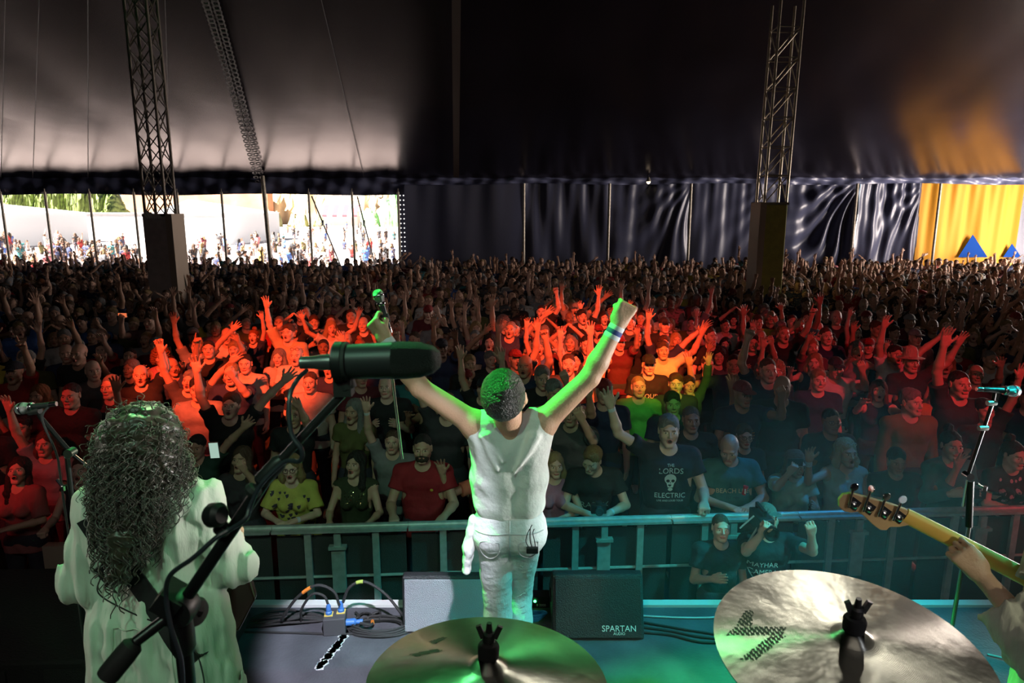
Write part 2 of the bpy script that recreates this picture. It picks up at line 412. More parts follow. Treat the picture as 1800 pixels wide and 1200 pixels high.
def hand_field(kind='open', side=1):   # wrist at origin, fingers +Z, palm faces -Y, thumb at side*-X
    f = Fld(); s = side
    xs = [-.030, -.010, .010, .029]; ln = [.072, .080, .074, .058]; spread = {'open': .17, 'flat': .04, 'fist': 0, 'grip': .02, 'relax': .05, 'point': 0}.get(kind, .05)
    f.cone((0, 0, -.03), (0, 0, .02), .025, .026, k=.015, S=(1, 1.25, 1))
    for i in range(4):
        f.cone((xs[i] * .62 * s, 0, .015), (xs[i] * s, 0, .082), .0145, .0125, k=.016)
    f.cone((-.026 * s, -.008, .022), (-.03 * s, -.008, .05), .016, .014, k=.02)
    curl = {'open': [8, 8, 6], 'flat': [3, 3, 3], 'fist': [80, 95, 60], 'grip': [60, 65, 45], 'relax': [25, 30, 20], 'point': [80, 95, 60]}[kind]
    for i in range(4):
        c = [3, 3, 3] if (kind == 'point' and i == 0) else [q * (1 + .1 * i) for q in curl]
        p = Vector((xs[i] * s, 0, .085)); a = 0; sp = (i - 1.5) * spread * s
        for j, fr in enumerate((.46, .30, .24)):
            a += math.radians(c[j]); L = ln[i] * fr * 1.05
            d = Vector((math.sin(sp) * math.cos(a), -math.sin(a), math.cos(a) * math.cos(sp)))
            q = p + d * L; r = .0092 - .0008 * j; f.cone(p, q, r, r - .0007, k=.004); p = q
    if kind in ('fist', 'point', 'grip'):
        t = [(-.024, -.012, .03), (-.036, -.034, .062), (-.014, -.046, .078), (.004, -.046, .084)]
    elif kind == 'flat': t = [(-.024, -.004, .025), (-.040, -.012, .062), (-.044, -.014, .094)]
    else: t = [(-.024, -.004, .02), (-.048, -.012, .048), (-.068, -.018, .072), (-.078, -.020, .092)]
    for a, b in zip(t[:-1], t[1:]): f.cone((a[0] * s, a[1], a[2]), (b[0] * s, b[1], b[2]), .0115, .0100, k=.006)
    return f
def frame(origin, zdir, ydir):         # matrix with local Z along zdir and local Y close to ydir
    z = Vector(zdir).normalized(); y = Vector(ydir); y = (y - z * y.dot(z))
    if y.length < 1e-4: y = z.orthogonal()
    y.normalize(); x = y.cross(z)
    M = Matrix((x, y, z)).transposed().to_4x4(); M.translation = Vector(origin); return M

class Pose:
    """joints of a standing figure 1.76 m tall; arms: (upper dir, fore dir, hand kind, palm dir, hand dir)"""
    def __init__(s, L, Rr, head=(0, 0, 0), lean=(0, 0), male=True, mouth=0, girth=1.0, legs=None, tw=0, am=1.0, hs=1.0, sw_=None, shp=(1, 1, 1)):
        s.am, s.hs = am, hs; s.sw = sw_; s.shp = shp
        s.male, s.mouth, s.g, s.legs = male, mouth, girth, legs
        s.T = Matrix.Translation((0, 0, .95)) @ Matrix.Rotation(math.radians(tw), 4, 'Z') @ Matrix.Rotation(math.radians(lean[0]), 4, 'X') @ Matrix.Rotation(math.radians(lean[1]), 4, 'Y') @ Matrix.Translation((0, 0, -.95))
        sw = sw_ or (.185 if male else .160)
        s.neck = s.T @ Vector((0, .025, 1.465)); s.arms = {}
        for side, a in ((1, L), (-1, Rr)):
            if a[0] == 'ik':         # ('ik', wrist, pole, hand kind, palm dir, hand dir)
                sh0 = s.T @ Vector((side * sw, .015, 1.415)); u, fo = two_bone(sh0, Vector(a[1]), a[2], .285 if male else .265, .255 if male else .235)
                a = (u, fo) + tuple(a[3:])
            u, fo = Vector(a[0]).normalized(), Vector(a[1]).normalized()
            up = max(0, u.z)
            sh = s.T @ Vector((side * (sw - .03 * up), .015, 1.415 + .06 * up))
            el = sh + u * (.285 if male else .265); wr = el + fo * (.255 if male else .235)
            hd = Vector(a[4]).normalized() if len(a) > 4 else fo
            pd = Vector(a[3])
            s.arms[side] = (sh, el, wr, frame(wr, hd, -pd), a[2])
        nk = s.T.to_3x3() @ Vector((0, -.012, .20))
        Hm = Matrix.Translation(s.neck) @ s.T.to_3x3().to_4x4()
        Hm = Hm @ Euler([math.radians(q) for q in (head[0], head[1], head[2])], 'XYZ').to_matrix().to_4x4() @ Matrix.Translation((0, -.022, .155)) @ Matrix.Scale(s.hs, 4)
        s.H = Hm
def torso(f, p, grow=0, S=1.25, k=.05, hem=None):
    T = lambda x, y, z: tuple(p.T @ Vector((x, y, z)))
    m = p.male; g = p.g; b = 1 if m else 0
    cw, ww, hw = p.shp; hipw = (.072 if m else .080) * hw
    f.cone(T(-hipw, .01, .94), T(hipw, .01, .94), .090 * g * hw + grow, k=k, S=(1, 1.05, 1))
    f.cone(T(-.055 * g * ww, .0, 1.08), T(.055 * g * ww, .0, 1.08), (.093 if m else .078) * g + grow, k=k, S=(1, 1.10 / g ** .5, 1))
    f.cone(T(-.065 * g * ww, .0, 1.20), T(.065 * g * ww, .0, 1.20), (.098 if m else .083) * g + grow, k=k, S=(1, 1.12, 1))
    w_ = (.098 if m else .075) * cw
    f.cone(T(-w_, .008, 1.32), T(w_, .008, 1.32), .098 * (g * .5 + .5) * (1 if m else .92) + grow, k=k, S=(1, 1.12, 1))
    f.cone(T(-.11 + .02 * (1 - b), .02, 1.40), T(.11 - .02 * (1 - b), .02, 1.40), .062 + grow, k=k)
    if not m:
        for s in (-1, 1): f.sph(T(s * .07, -.085, 1.275), .052 + grow, k=.035)
    else:
        for s in (-1, 1): f.ell(T(s * .075, -.07, 1.335), (.075 + grow, .035 + grow, .055 + grow), k=.04)
    for s in (-1, 1):
        sh = p.arms[s][0]
        f.cone(T(0, .025, 1.47), tuple(sh), .042 + grow, .050 + grow, k=.04)
def legs(f, p, grow=0, end=None):
    lg = p.legs or [((.095, 0, .92), (.115, -.02, .50), (.12, .02, .09)), ((-.095, 0, .92), (-.115, -.02, .50), (-.12, .02, .09))]
    for h, kn, an in lg:
        h, kn, an = Vector(h), Vector(kn), Vector(an); h.x *= p.shp[2]
        f.cone(h, kn, .079 * p.g ** .5 * (p.shp[2] * .5 + .5) + grow, .052 + grow, k=.03)
        c = kn.lerp(an, .3) + Vector((0, .018, 0))
        f.cone(kn, c, .050 + grow, .054 + grow, k=.02); f.cone(c, an, .054 + grow, (.036 + grow * 1.4), k=.02)
        f.sph(h + Vector((0, .045 * p.shp[2], .0)), .080 * p.shp[2] + grow, k=.04)
def arm(f, p, s, grow=0, frac=1, fore=1):
    sh, el, wr, HM, kind = p.arms[s]; m = (1 if p.male else .86) * p.am
    f.sph(sh, .056 * m + grow, k=.035)
    e = sh.lerp(el, frac)
    f.cone(sh, e, .050 * m + grow, (.050 - .011 * frac) * m + grow * 1.1, k=.02)
    if frac >= 1 and fore > 0:
        w_ = el.lerp(wr, fore); mid = el.lerp(wr, .3)
        f.cone(el, mid, .039 * m + grow, .041 * m + grow, k=.015)
        f.cone(mid, w_, .041 * m + grow, (.0265 * m + grow * 1.3) if fore >= 1 else .034 * m + grow * 1.3, k=.015)
def body_field(p, feet=True):
    f = Fld(); torso(f, p); legs(f, p)
    lg = p.legs or [((0, 0, 0), (0, 0, 0), (.12, .02, .09)), ((0, 0, 0), (0, 0, 0), (-.12, .02, .09))]
    if feet:
        for _, _, an in lg: f.cone((an[0], an[1], .04), (an[0] * 1.1, an[1] - .15, .03), .042, .03, k=.03)
    f.cone(p.neck - Vector((0, 0, .03)), p.H @ Vector((0, .022, -.055)), .058 if p.male else .050, .054 if p.male else .045, k=.03)
    for s in (1, -1):
        arm(f, p, s); f.add(hand_field(p.arms[s][4], s), p.arms[s][3], scale=1.06 if p.male else .94)
    f.add(head_field(p.mouth, p.male), p.H)
    return f
def fine_axes(p, hh=.0048, hf=.0058, coarse_low=.016):
    c = p.H.translation; fx = [(c.x, .095, hh)]; fy = [(c.y - .02, .11, hh)]; fz = [(c.z, .13, hh)]
    for s in (1, -1):
        q = p.arms[s][3] @ Vector((0, 0, .08)); fx.append((q.x, .09, hf)); fy.append((q.y, .07, hf)); fz.append((q.z, .11, hf))
    return (fx, fy, fz)
def head_tint(V, p, brow=.35):
    """eyes, brows, lips and cheeks as colour factors of the skin"""
    c = np.ones((len(V), 3)); Mi = p.H.inverted(); Rm = np.array(Mi.to_3x3()); t = np.array(Mi.translation)
    L = V @ Rm.T + t; x, y, z = L[:, 0], L[:, 1], L[:, 2]; ax = np.abs(x)
    front = y < -.06
    e = front & (((ax - .031) / .016) ** 2 + ((z - .003) / .0075) ** 2 < 1) & (ax > .01); c[e] = (1.5, 1.9, 2.1)
    e = front & (((ax - .031) / .0075) ** 2 + ((z - .003) / .0075) ** 2 < 1); c[e] = (.10, .12, .14)
    e = front & (((ax - .032) / .021) ** 2 + ((z - .021 - (ax - .032) * -.1) / .0055) ** 2 < 1); c[e] = (brow, brow * .9, brow * .9)
    zl = -.062; m = .019 if p.mouth else .013
    e = (y < -.075) & ((x / .026) ** 2 + ((z - zl) / m) ** 2 < 1); c[e] = (.95, .52, .55)
    if p.mouth:
        e = (y < -.05) & (y > -.095) & ((x / .018) ** 2 + ((z - zl) / (.006 + .009 * p.mouth)) ** 2 < 1) & front; c[e] = (.10, .05, .05)
    return c
def shirt_field(p, grow=.012, sleeve=.55, fore=0, hem=.86, neck=.072, vneck=0, nz=.004, drop=.0, flare=.0):
    f = Fld(); torso(f, p, grow); T = lambda x, y, z: p.T @ Vector((x, y, z))
    if hem < .93: f.cone(T(-.078, .01, hem), T(.078, .01, hem), .102 * p.g + grow + flare, k=.05)
    for s in (1, -1):
        if sleeve > 0:
            arm(f, p, s, grow + .002, frac=sleeve, fore=fore)
            sh, el, wr = p.arms[s][:3]; u = (el - sh).normalized()
            if sleeve < 1:
                c = sh.lerp(el, sleeve); f.cone(sh.lerp(el, .3), c, .058 + grow * .5, .060 + grow, k=.03)
                f.plane(tuple(u), u.dot(c), c=tuple(c), rad=.11)
            elif fore < 1:
                u = (wr - el).normalized(); c = el.lerp(wr, fore); f.plane(tuple(u), u.dot(c), c=tuple(c), rad=.09)
        else:
            sh, el = p.arms[s][:2]; u = (el - sh).normalized()
            f.cone(sh + u * .055, sh + u * .2, .07, .09, k=.01, op='-')
    if nz: f.noise(nz, 22, 3 + int(sleeve * 10), None)
    n = p.T.to_3x3() @ Vector((0, 0, -1)); c = T(0, 0, hem - .005); f.plane(tuple(n), n.dot(c), c=tuple(c), rad=.30)
    up = p.T.to_3x3() @ Vector((0, 0, 1)); b = T(0, .02, 1.475)
    f.cone(T(0, -.02, 1.50), T(0, -.03, 1.66), neck, neck * 1.8, k=.004, op='-')
    f.cone(T(0, -.10, 1.47 - vneck), T(0, -.06, 1.60), .028 + neck * .3, neck, k=.004, op='-')
    return f
def pants_field(p, grow=.010, nz=.003):
    f = Fld(); T = lambda x, y, z: p.T @ Vector((x, y, z)); legs(f, p, grow)
    hipw = (.072 if p.male else .080)
    f.cone(T(-hipw, .01, .93), T(hipw, .01, .93), .088 * p.g + grow * .7, k=.05, S=(1, 1.05, 1))
    f.cone(T(-.06, .0, 1.0), T(.06, .0, 1.0), .088 * p.g + grow * .7, k=.05, S=(1, 1.1, 1))
    if nz: f.noise(nz, 26, 9)
    n = p.T.to_3x3() @ Vector((0, 0, 1)); c = T(0, 0, 1.03); f.plane(tuple(n), n.dot(c))
    f.plane((0, 0, -1), -.06)
    return f
def hair_field(style):       # in head coordinates
    f = Fld()
    if style == 'short':
        f.ell((0, .022, .045), (.083, .100, .090), k=.01); f.ell((0, -.03, .09), (.055, .055, .032), k=.02)
        f.noise(.004, 90, 4)
        f.cone((0, -.13, -.04), (0, -.075, -.02), .10, .072, k=.01, op='-'); f.cone((0, -.12, .02), (0, -.105, .04), .05, .045, k=.012, op='-')
        f.plane((0, -.15, -1), .035); f.cone((-.12, .0, -.03), (.12, .0, -.03), .034, k=.005, op='-')
    elif style == 'crop':
        f.ell((0, .020, .039), (.0775, .0955, .0872), k=.01); f.noise(.002, 160, 4)
        f.cone((0, -.13, -.04), (0, -.08, -.01), .10, .078, k=.01, op='-'); f.cone((0, -.12, .03), (0, -.11, .05), .055, .045, k=.012, op='-')
        f.plane((0, -.3, -1), .03); f.cone((-.12, .0, -.02), (.12, .0, -.02), .034, k=.005, op='-')
    elif style in ('long', 'bob'):
        e = -.34 if style == 'long' else -.15
        f.ell((0, .024, .044), (.088, .103, .092), k=.01)
        for s in (-1, 1):
            f.cone((s * .068, .01, .02), (s * .088, .0, e * .6), .032, .036, k=.03); f.cone((s * .088, .0, e * .6), (s * .085, -.015, e), .036, .020, k=.03)
        f.cone((0, .07, .02), (0, .095, e * .6), .062, .065, k=.04); f.cone((0, .095, e * .6), (0, .10, e), .065, .035, k=.03, S=(.7, 1, 1))
        f.noise(.006, 60, 6)
        f.ell((0, -.10, -.035), (.058, .075, .105), k=.008, op='-')
        f.cone((0, -.02, -.09), (0, .02, -.4), .052, .06, k=.01, op='-')
    elif style == 'bun':
        f.ell((0, .022, .043), (.082, .098, .088), k=.01); f.sph((0, .07, .14), .042, k=.01); f.noise(.003, 80, 2)
        f.cone((0, -.13, -.04), (0, -.08, -.01), .10, .076, k=.01, op='-'); f.plane((0, -.3, -1), .04)
    elif style == 'curly':
        f.ell((0, .03, .045), (.112, .115, .108), k=.01); f.cone((-.07, .05, -.03), (.07, .05, -.03), .06, k=.05)
        f.noise(.016, 95, 8)
        f.ell((0, -.10, -.04), (.062, .08, .10), k=.008, op='-')
    elif style == 'cap':
        f.ell((0, .018, .050), (.086, .102, .084), k=.004); f.ell((0, -.115, .048), (.068, .065, .011), rot=Matrix.Rotation(.22, 3, 'X'), k=.008)
        f.plane((0, 0, -1), -.040); 
    elif style == 'hat':
        f.cone((0, .015, .05), (0, .015, .125), .085, .078, k=.02); f.ell((0, .015, .055), (.15, .165, .012), k=.02); f.plane((0, 0, -1), -.040)
    return f
# ------------------------------------------------------------------ the setting: tent, stage, field
M_GROUND = mat('trodden_grass', (.035, .035, .022), .9, noise=.4, nscale=3)
M_FIELD = mat('dry_field_grass', (.44, .375, .34), .9, noise=.25, nscale=.3)
M_STAGE = mat('stage_deck', (.085, .088, .10), .5, noise=.35, nscale=5, bump=.15, bscale=60)
M_ROOF = mat('roof_canvas', (.012, .010, .014), .25, noise=.3, nscale=.35, bump=.5, bscale=.7, spec=.7)
M_ROOF.node_tree.nodes['Principled BSDF'].inputs['Specular Tint'].default_value = (1, .77, .80, 1)
M_NAVY = mat('navy_vinyl', (.055, .060, .105), .38, bump=.15, bscale=30)
M_YELLOW = mat('yellow_vinyl', (.62, .27, .012), .75, bump=.1, bscale=20, trans=((.95, .47, .02), .05))
M_STEEL = mat('galvanised_steel', (.30, .27, .22), .5, metal=.6, noise=.3, nscale=12)
def struct(o): o['kind'] = 'structure'; return o
EAVE, YW = 4.55, 26.0
def roofz(x, y):
    a = EAVE + .36 * (YW - y) if y > 2 else EAVE + .36 * (YW - 2)
    b = EAVE + .40 * (27 - abs(x)); k = 2.2; h = max(k - abs(a - b), 0) / k
    return min(a, b) - h * h * k * .25
m = MB()
def rf(u, v):
    x = -27 + 54 * u; y = -9 + 35.2 * v
    z = roofz(x, y)
    z -= .035 * math.sin(math.pi * ((x / 3.1) % 1)) * min(1, (26.3 - y) / 6)       # panels sag between their seams
    return Vector((x, y, z))
m.grid(rf, 140, 70); struct(m.build('ceiling', M_ROOF, smooth=True, auto=180))
m = MB(); m.box((0, -9.1, 7), (54.4, .1, 14)); struct(m.build('wall_back', M_NAVY))
m = MB(); m.box((-27.05, 8.5, 2.5), (.1, 35.2, 5)); struct(m.build('wall_left', M_NAVY))
m = MB(); m.box((27.05, 8.5, 2.5), (.1, 35.2, 5)); struct(m.build('wall_right', M_NAVY))
m = MB(); m.box((0, 0, -.05), (54, 60, .1)); m.v = [Vector(v) + Vector((0, 0, 0)) for v in m.v]; g = struct(m.build('floor', M_GROUND)); g.location = (0, -3.95, 0)
m = MB(); m.grid(lambda u, v: Vector((-420 + 840 * u, 26.05 + 560 * v ** 2, 0)), 8, 14); struct(m.build('field_ground', M_FIELD))

# canvas side walls between their poles
def px2x(px, Y=YW, py=380): return P(px, py, Y).x
def drape(name, x0, x1, z0, z1, mt, amp=.05, freq=9, slant=0, swag=0, seed=0, y0=YW, n=70, label=None):
    rs = random.Random(seed); ph = [rs.random() * 6.28 for _ in range(6)]; m = MB(); W = x1 - x0
    def fn(u, v):
        x = x0 + W * u; z = z0 + (z1 - z0) * v; h = 1 - v
        o = amp * math.sin(freq * u + slant * h * 3 + ph[0]) * (.35 + .65 * h) + amp * .5 * math.sin(freq * 2.3 * u - slant * h * 4 + ph[1])
        o += amp * .35 * math.sin(freq * 5.1 * u + ph[2] + 2 * h) * math.exp(-h * 2)
        if swag:
            r = math.hypot(u - 1, (h) * .9); a = math.atan2(h, 1.02 - u)
            o += swag * math.sin(a * 22 + 2.5 * math.sin(r * 6 + ph[3])) * min(1, r * 3) * (.4 + .6 * math.sin(a)) * .8
            o += swag * .7 * math.sin(11 * h + 5 * u + ph[4]) * math.sin(math.pi * u)
        return Vector((x, y0 + o - .05, z))
    m.grid(fn, n, int(n * .7)); return struct(m.build(name, mt, smooth=True, auto=180))
PX = [700, 920, 1070, 1214, 1345, 1505, 1615]
par = [(.04, 7, .6, 0), (.07, 9, 1.5, .0), (.07, 8, -1.2, .05), (.04, 10, .6, .02), (.09, 8, .8, .16), (.10, 9, -.5, .05)]
for i in range(6):
    a = par[i]; drape('wall_far', px2x(PX[i]), px2x(PX[i + 1]), 0, 4.62, M_NAVY, a[0], a[1], a[2], a[3], seed=i, n=90)
drape('wall_far', px2x(1614), 19.0, 0, 4.6, M_YELLOW, .07, 13, .5, 0, seed=8, n=110)
drape('wall_far', 19.0, 27, 0, 4.6, M_NAVY, .06, 14, .4, 0, seed=9)
# valance hanging from the eave
def val(name, x0, x1, drop, seed):
    rs = random.Random(seed); ph = [rs.random() * 6 for _ in range(4)]; m = MB(); n = int((x1 - x0) * 14)
    def fn(u, v):
        x = x0 + (x1 - x0) * u
        o = .05 * math.sin(x * 1.9 + v * 5 + ph[0]) + .035 * math.sin(x * 4.7 - v * 7 + ph[1]) + .02 * math.sin(x * 11 + ph[2] + v * 3)
        return Vector((x, YW - .22 + o, EAVE + .20 - (drop + .12) * v + .03 * math.sin(x * .9 + ph[3])))
    m.grid(fn, n, 12); return struct(m.build(name, M_VAL, smooth=True, auto=180))
M_VAL = mat('valance_vinyl', (.10, .11, .19), .4)
val('trim_valance', -27, px2x(700) + .3, .60, 3); val('trim_valance', px2x(700) - .1, 27, .22, 4)
# pale eyelets down the edge of the first canvas panel, daylight through them put in as a glow
M_EYELET_GLOW = mat('eyelet', (.9, .9, .9), .3, emit=(1, .97, .92), es=2.0)
ords_ = 'first second third fourth fifth sixth seventh eighth ninth tenth eleventh twelfth lowest'.split()
for i in range(13):
    m = MB()
    for k in (0, .13): m.lathe([(.022, -.004), (.022, .004)], 10, Matrix.Rotation(math.pi / 2, 3, 'X'), c=(px2x(704) + k + .02, YW - .10, 4.0 - i * .17))
    o = m.build('canvas_eyelet', M_EYELET_GLOW); setp(o, f'pair of bright eyelets in the navy canvas edge, {ords_[i]} from the top', 'eyelet', 'eyelets down the canvas edge')
# side poles
pole_names = [(2, .045), (80, .045), (158, .045), (236, .045), (312, .045), (390, .045), (543, .045), (619, .045), (700, .05)]
ords = ['first', 'second', 'third', 'fourth', 'fifth', 'sixth', 'seventh', 'eighth', 'ninth']
for i, (px, r) in enumerate(pole_names):
    x = P(px, 350, 25.6).x; m = MB(); m.tube([(x, 25.6, 0), (x, 25.6, 4.12)], r, 10); o = m.build('side_pole', M_STEEL, smooth=True)
    m = MB(); m.tube([(x, 25.6, 4.12), (x, 25.6, 4.24)], .018, 8); m.build('pole_spigot', M_STEEL, o)
    setp(o, f'thin steel side pole in the open tent side, {ords[i]} from the left', 'pole', 'poles of the open side')
for px in (921, 1071, 1214, 1505, 1651):
    x = P(px, 350, 25.55).x; m = MB(); m.tube([(x, 25.55, 0), (x, 25.55, 4.42)], .05, 10); o = m.build('side_pole', M_STEEL, smooth=True)
    d = {921: 'first pole of the navy canvas wall right of the opening', 1071: 'second pole along the navy canvas wall', 1214: 'third pole along the navy canvas wall', 1505: 'pole in front of the brightly lit creased navy canvas', 1651: 'pole in front of the yellow canvas'}[px]
    setp(o, 'steel ' + d, 'pole', 'poles of the canvas wall')
x = P(470, 350, 25.2).x
m = MB(); m.tube([(x, 25.2, 0), (x - .12, 25.2, 4.68)], .075, 12); o = m.build('quarter_pole', M_STEEL, smooth=True)
setp(o, 'thick dark pole under the laced seam, left of the opening centre', 'pole')
# guy lines outside
for a, b in ((548, 600), (628, 660)):
    A = P(a, 345, 26.4); B = P(b, 470, 28.5); B.z = max(B.z, .05); m = MB(); m.tube([A, B], .03, 6); o = m.build('guy_rope', M_RUBBER)
    setp(o, 'dark slanting guy rope with ratchet ' + ('beside the seventh side pole' if a == 548 else 'beside the eighth side pole'), 'rope')
    c = A.lerp(B, .35); m = MB(); m.box(c, (.08, .08, .22)); m.build('ratchet', M_BLACKM, o)
# laced seam on the roof
def roof_at(px, py):
    d = ray(px, py); lo, hi = 3., 27.
    for _ in range(40):
        t = (lo + hi) / 2; q = d * (t / d.y)
        if CAMZ + q.z < roofz(q.x, t) - .14: lo = t
        else: hi = t
    q = d * (lo / d.y); return Vector((q.x, q.y, CAMZ + q.z))
M_LACE = mat('lacing_rope', (.07, .06, .065), .5)
A, B = roof_at(362, -20), roof_at(457, 318)
seam = [roof_at(362 + 95 * ((py + 20) / 338) ** .93, py) for py in np.linspace(-20, 318, 44)]
m = MB()
for i, p in enumerate(seam):
    M = rotto(seam[min(i + 1, 43)] - seam[max(i - 1, 0)]); 
    for s in (-1, 1):
        c = [p + M @ Vector((s * .10 + .07 * math.cos(t), -.02, .11 * math.sin(t))) for t in np.linspace(0, 6.28, 11)[:-1]]
        m.tube(c, .022, 5, closed=True)
o = m.build('lacing_rope', M_LACE, smooth=True); setp(o, 'laced rope seam running up the roof canvas from the thick pole', 'rope')
m = MB(); ps = [roof_at(802, py) for py in np.linspace(-20, 312, 24)]
for i in range(23):
    m.add([ps[i] + Vector((-.10, 0, 0)), ps[i] + Vector((.10, 0, 0)), ps[i + 1] + Vector((.10, 0, 0)), ps[i + 1] + Vector((-.10, 0, 0)), ps[i] + Vector((-.10, 0, .02)), ps[i] + Vector((.10, 0, .02)), ps[i + 1] + Vector((.10, 0, .02)), ps[i + 1] + Vector((-.10, 0, .02))],
          [(0, 1, 2, 3), (4, 7, 6, 5), (0, 4, 5, 1), (3, 2, 6, 7), (0, 3, 7, 4), (1, 5, 6, 2)])
o = m.build('roof_strap', mat('brown_webbing', (.035, .018, .010), .7)); setp(o, 'wide brown webbing strap up the middle of the dark roof', 'strap')
# thin sewn seams in the roof canvas
M_SEAM = mat('sewn_seam', (.03, .025, .028), .6)
for a, b in ((10, 2), (70, 58), (155, 155), (290, 300), (560, 640)):
    ps = [roof_at(b + (a - b) * t, 315 - 330 * t) for t in np.linspace(0, 1, 20)]
    m = MB(); m.tube([p + Vector((0, 0, .07)) for p in ps], .009, 4); struct(m.build('trim_roof_seam', M_SEAM))
# small lamp at the eave
p = P(1140, 318, 25.5); m = MB(); m.lathe([(.03, .14), (.05, .1), (.09, 0), (.085, -.02)], 16, c=p); o = m.build('festoon_lamp', M_STEEL, smooth=True)
m = MB(); m.lathe([(.02, .07), (.06, .04), (.075, 0), (.05, -.05), (.01, -.07)], 14, c=p + Vector((0, 0, -.04))); m.build('bulb', mat('bulb_glass', (.9, .85, .7), .3, emit=(1, .8, .55), es=3), o, smooth=True)
m = MB(); m.tube([p + Vector((0, 0, .13)), p + Vector((-.03, .05, .5)), p + Vector((-.05, .2, 1.0))], .012, 6); m.build('cord', M_RUBBER, o)
setp(o, 'small glowing lamp hanging at the eave over the navy canvas', 'lamp')

# ---- king pole trusses
def truss(x, y, wd, z0, z1, style, boxcol, labels, pad=None, lean=0):
    T = empty('truss_tower', (x, y, 0), 0, labels, 'truss tower', 'truss towers'); h = wd / 2
    Mx = Matrix.Rotation(math.radians(lean), 3, 'Y')
    for sx in (-1, 1):
        for sy in (-1, 1):
            m = MB(); m.tube([Mx @ Vector((sx * h, sy * h, z0 - .3)), Mx @ Vector((sx * h, sy * h, z1))], .032, 10); m.build('chord', M_TR[style], T, smooth=True)
    step = wd * 1.25; n = int((z1 - z0) / step)
    faces = [((-h, -h), (h, -h), 'front_bracing'), ((-h, h), (h, h), 'rear_bracing'), ((-h, -h), (-h, h), 'left_bracing'), ((h, -h), (h, h), 'right_bracing')]
    for (a, b, nm) in faces:
        m = MB()
        for i in range(n):
            za, zb = z0 + i * step, z0 + (i + 1) * step
            m.tube([Mx @ Vector((*a, za)), Mx @ Vector((*b, zb))], .014, 6)
            if style == 0: m.tube([Mx @ Vector((*b, za)), Mx @ Vector((*a, zb))], .014, 6)
            else: m.tube([Mx @ Vector((*a, zb)), Mx @ Vector((*b, zb))], .012, 6)
        m.build(nm, M_TR[style], T, smooth=True)
    m = MB(); m.box(Mx @ Vector((0, 0, z0)), (wd + .1, wd + .1, .06)); m.build('collar_plate', M_TR[style], T)
    m = MB(); m.box(Mx @ Vector((0, 0, z0 / 2)), (wd + .10, wd + .10, z0)); m.build('base_cover', boxcol, T, bevel=.02)
    if pad:
        m = MB(); m.box(Mx @ Vector((h * .93 + .09 if style == 0 else -h * .93 - .02, -h * 0 - .0, z0 / 2 + .02)), (.14, wd + .13, z0 + .02)); m.build('cover_edge', pad, T)
    return T
M_TR = [mat('truss_dark', (.13, .11, .09), .45, metal=.5), mat('truss_steel', (.42, .36, .26), .4, metal=.6)]
p = P(283, 378, 15.5)
tl = truss(p.x, p.y, .46, p.z, roofz(p.x, p.y) - .25, 0, mat('grey_cover', (.55, .47, .44), .7, noise=.15), 'dark lattice tower with a grey boxed base in front of the open side', mat('beige_edge', (.45, .36, .28), .7))
p = P(1351, 358, 16)
tr = truss(p.x, p.y, .50, p.z, roofz(p.x, p.y) - .25, 1, mat('olive_cover', (.55, .50, .12), .6, noise=.15), 'pale lattice tower with an olive boxed base by the navy canvas', mat('cream_edge', (.55, .42, .30), .6), lean=.9)
m = MB()
for i in range(7): 
    a = i * .9; m.tube(bez([(-.2 + .06 * i, -.26, .06), (-.22 + .05 * i, -.30, .16 + .03 * math.sin(a)), (-.15 + .05 * i, -.28, .05)], 4), .02, 5)
pm = MB(); pm.box((0, -.02, 0), (.46, .46, .02)); 
lt = m.build('cable_bundle', mat('pale_cable', (.8, .75, .68), .5), tl, smooth=True); lt.location = (0, 0, P(283, 378, 15.5).z - .12)

# ---- outside
M_MARQ = mat('white_marquee_canvas', (.92, .92, .92), .7, trans=((.95, .95, .95), .6))
M_HEDGE = mat('hedge_leaves', (.16, .22, .05), .8, noise=.5, nscale=1.5, bump=.6, bscale=2)
M_BRICK = mat('red_earth_bank', (.36, .17, .09), .9, noise=.3, nscale=.3)
def marquee(x0, x1, y, h, peak, px_, label):
    T = empty('marquee', ((x0 + x1) / 2, y, 0), 0, label, 'tent', 'marquees beyond the field'); W = (x1 - x0) / 2; D = 8
    m = MB(); m.box((0, 0, h / 2), (2 * W, 2 * D, h)); m.build('canvas_walls', M_MARQ, T)
    m = MB(); vs = [Vector((-W * 1.02, -D * 1.03, h)), Vector((W * 1.02, -D * 1.03, h)), Vector((W * 1.02, D * 1.03, h)), Vector((-W * 1.02, D * 1.03, h)), Vector((px_, 0, peak)), Vector((px_, 0, peak))]
    m.add(vs, [(0, 1, 4), (1, 2, 4), (2, 3, 4), (3, 0, 4), (3, 2, 1, 0)]); m.build('canvas_roof', M_MARQ, T)
def mq(pa, pb, pt, Y, ph, pp, label):
    a, b = P(pa, ph, Y), P(pb, ph, Y); t = P(pt, pp, Y + 8); marquee(a.x, b.x, Y, a.z, t.z, t.x - (a.x + b.x) / 2, label)
mq(-90, 66, 0, 70, 374, 350, 'white marquee with a sloping roof at the far left of the field')
mq(66, 336, 180, 95, 374, 373, 'long low white marquee with a flat top in front of the hedge')
mq(336, 448, 384, 78, 374, 352, 'white marquee with a pointed roof in front of the reddish bank')
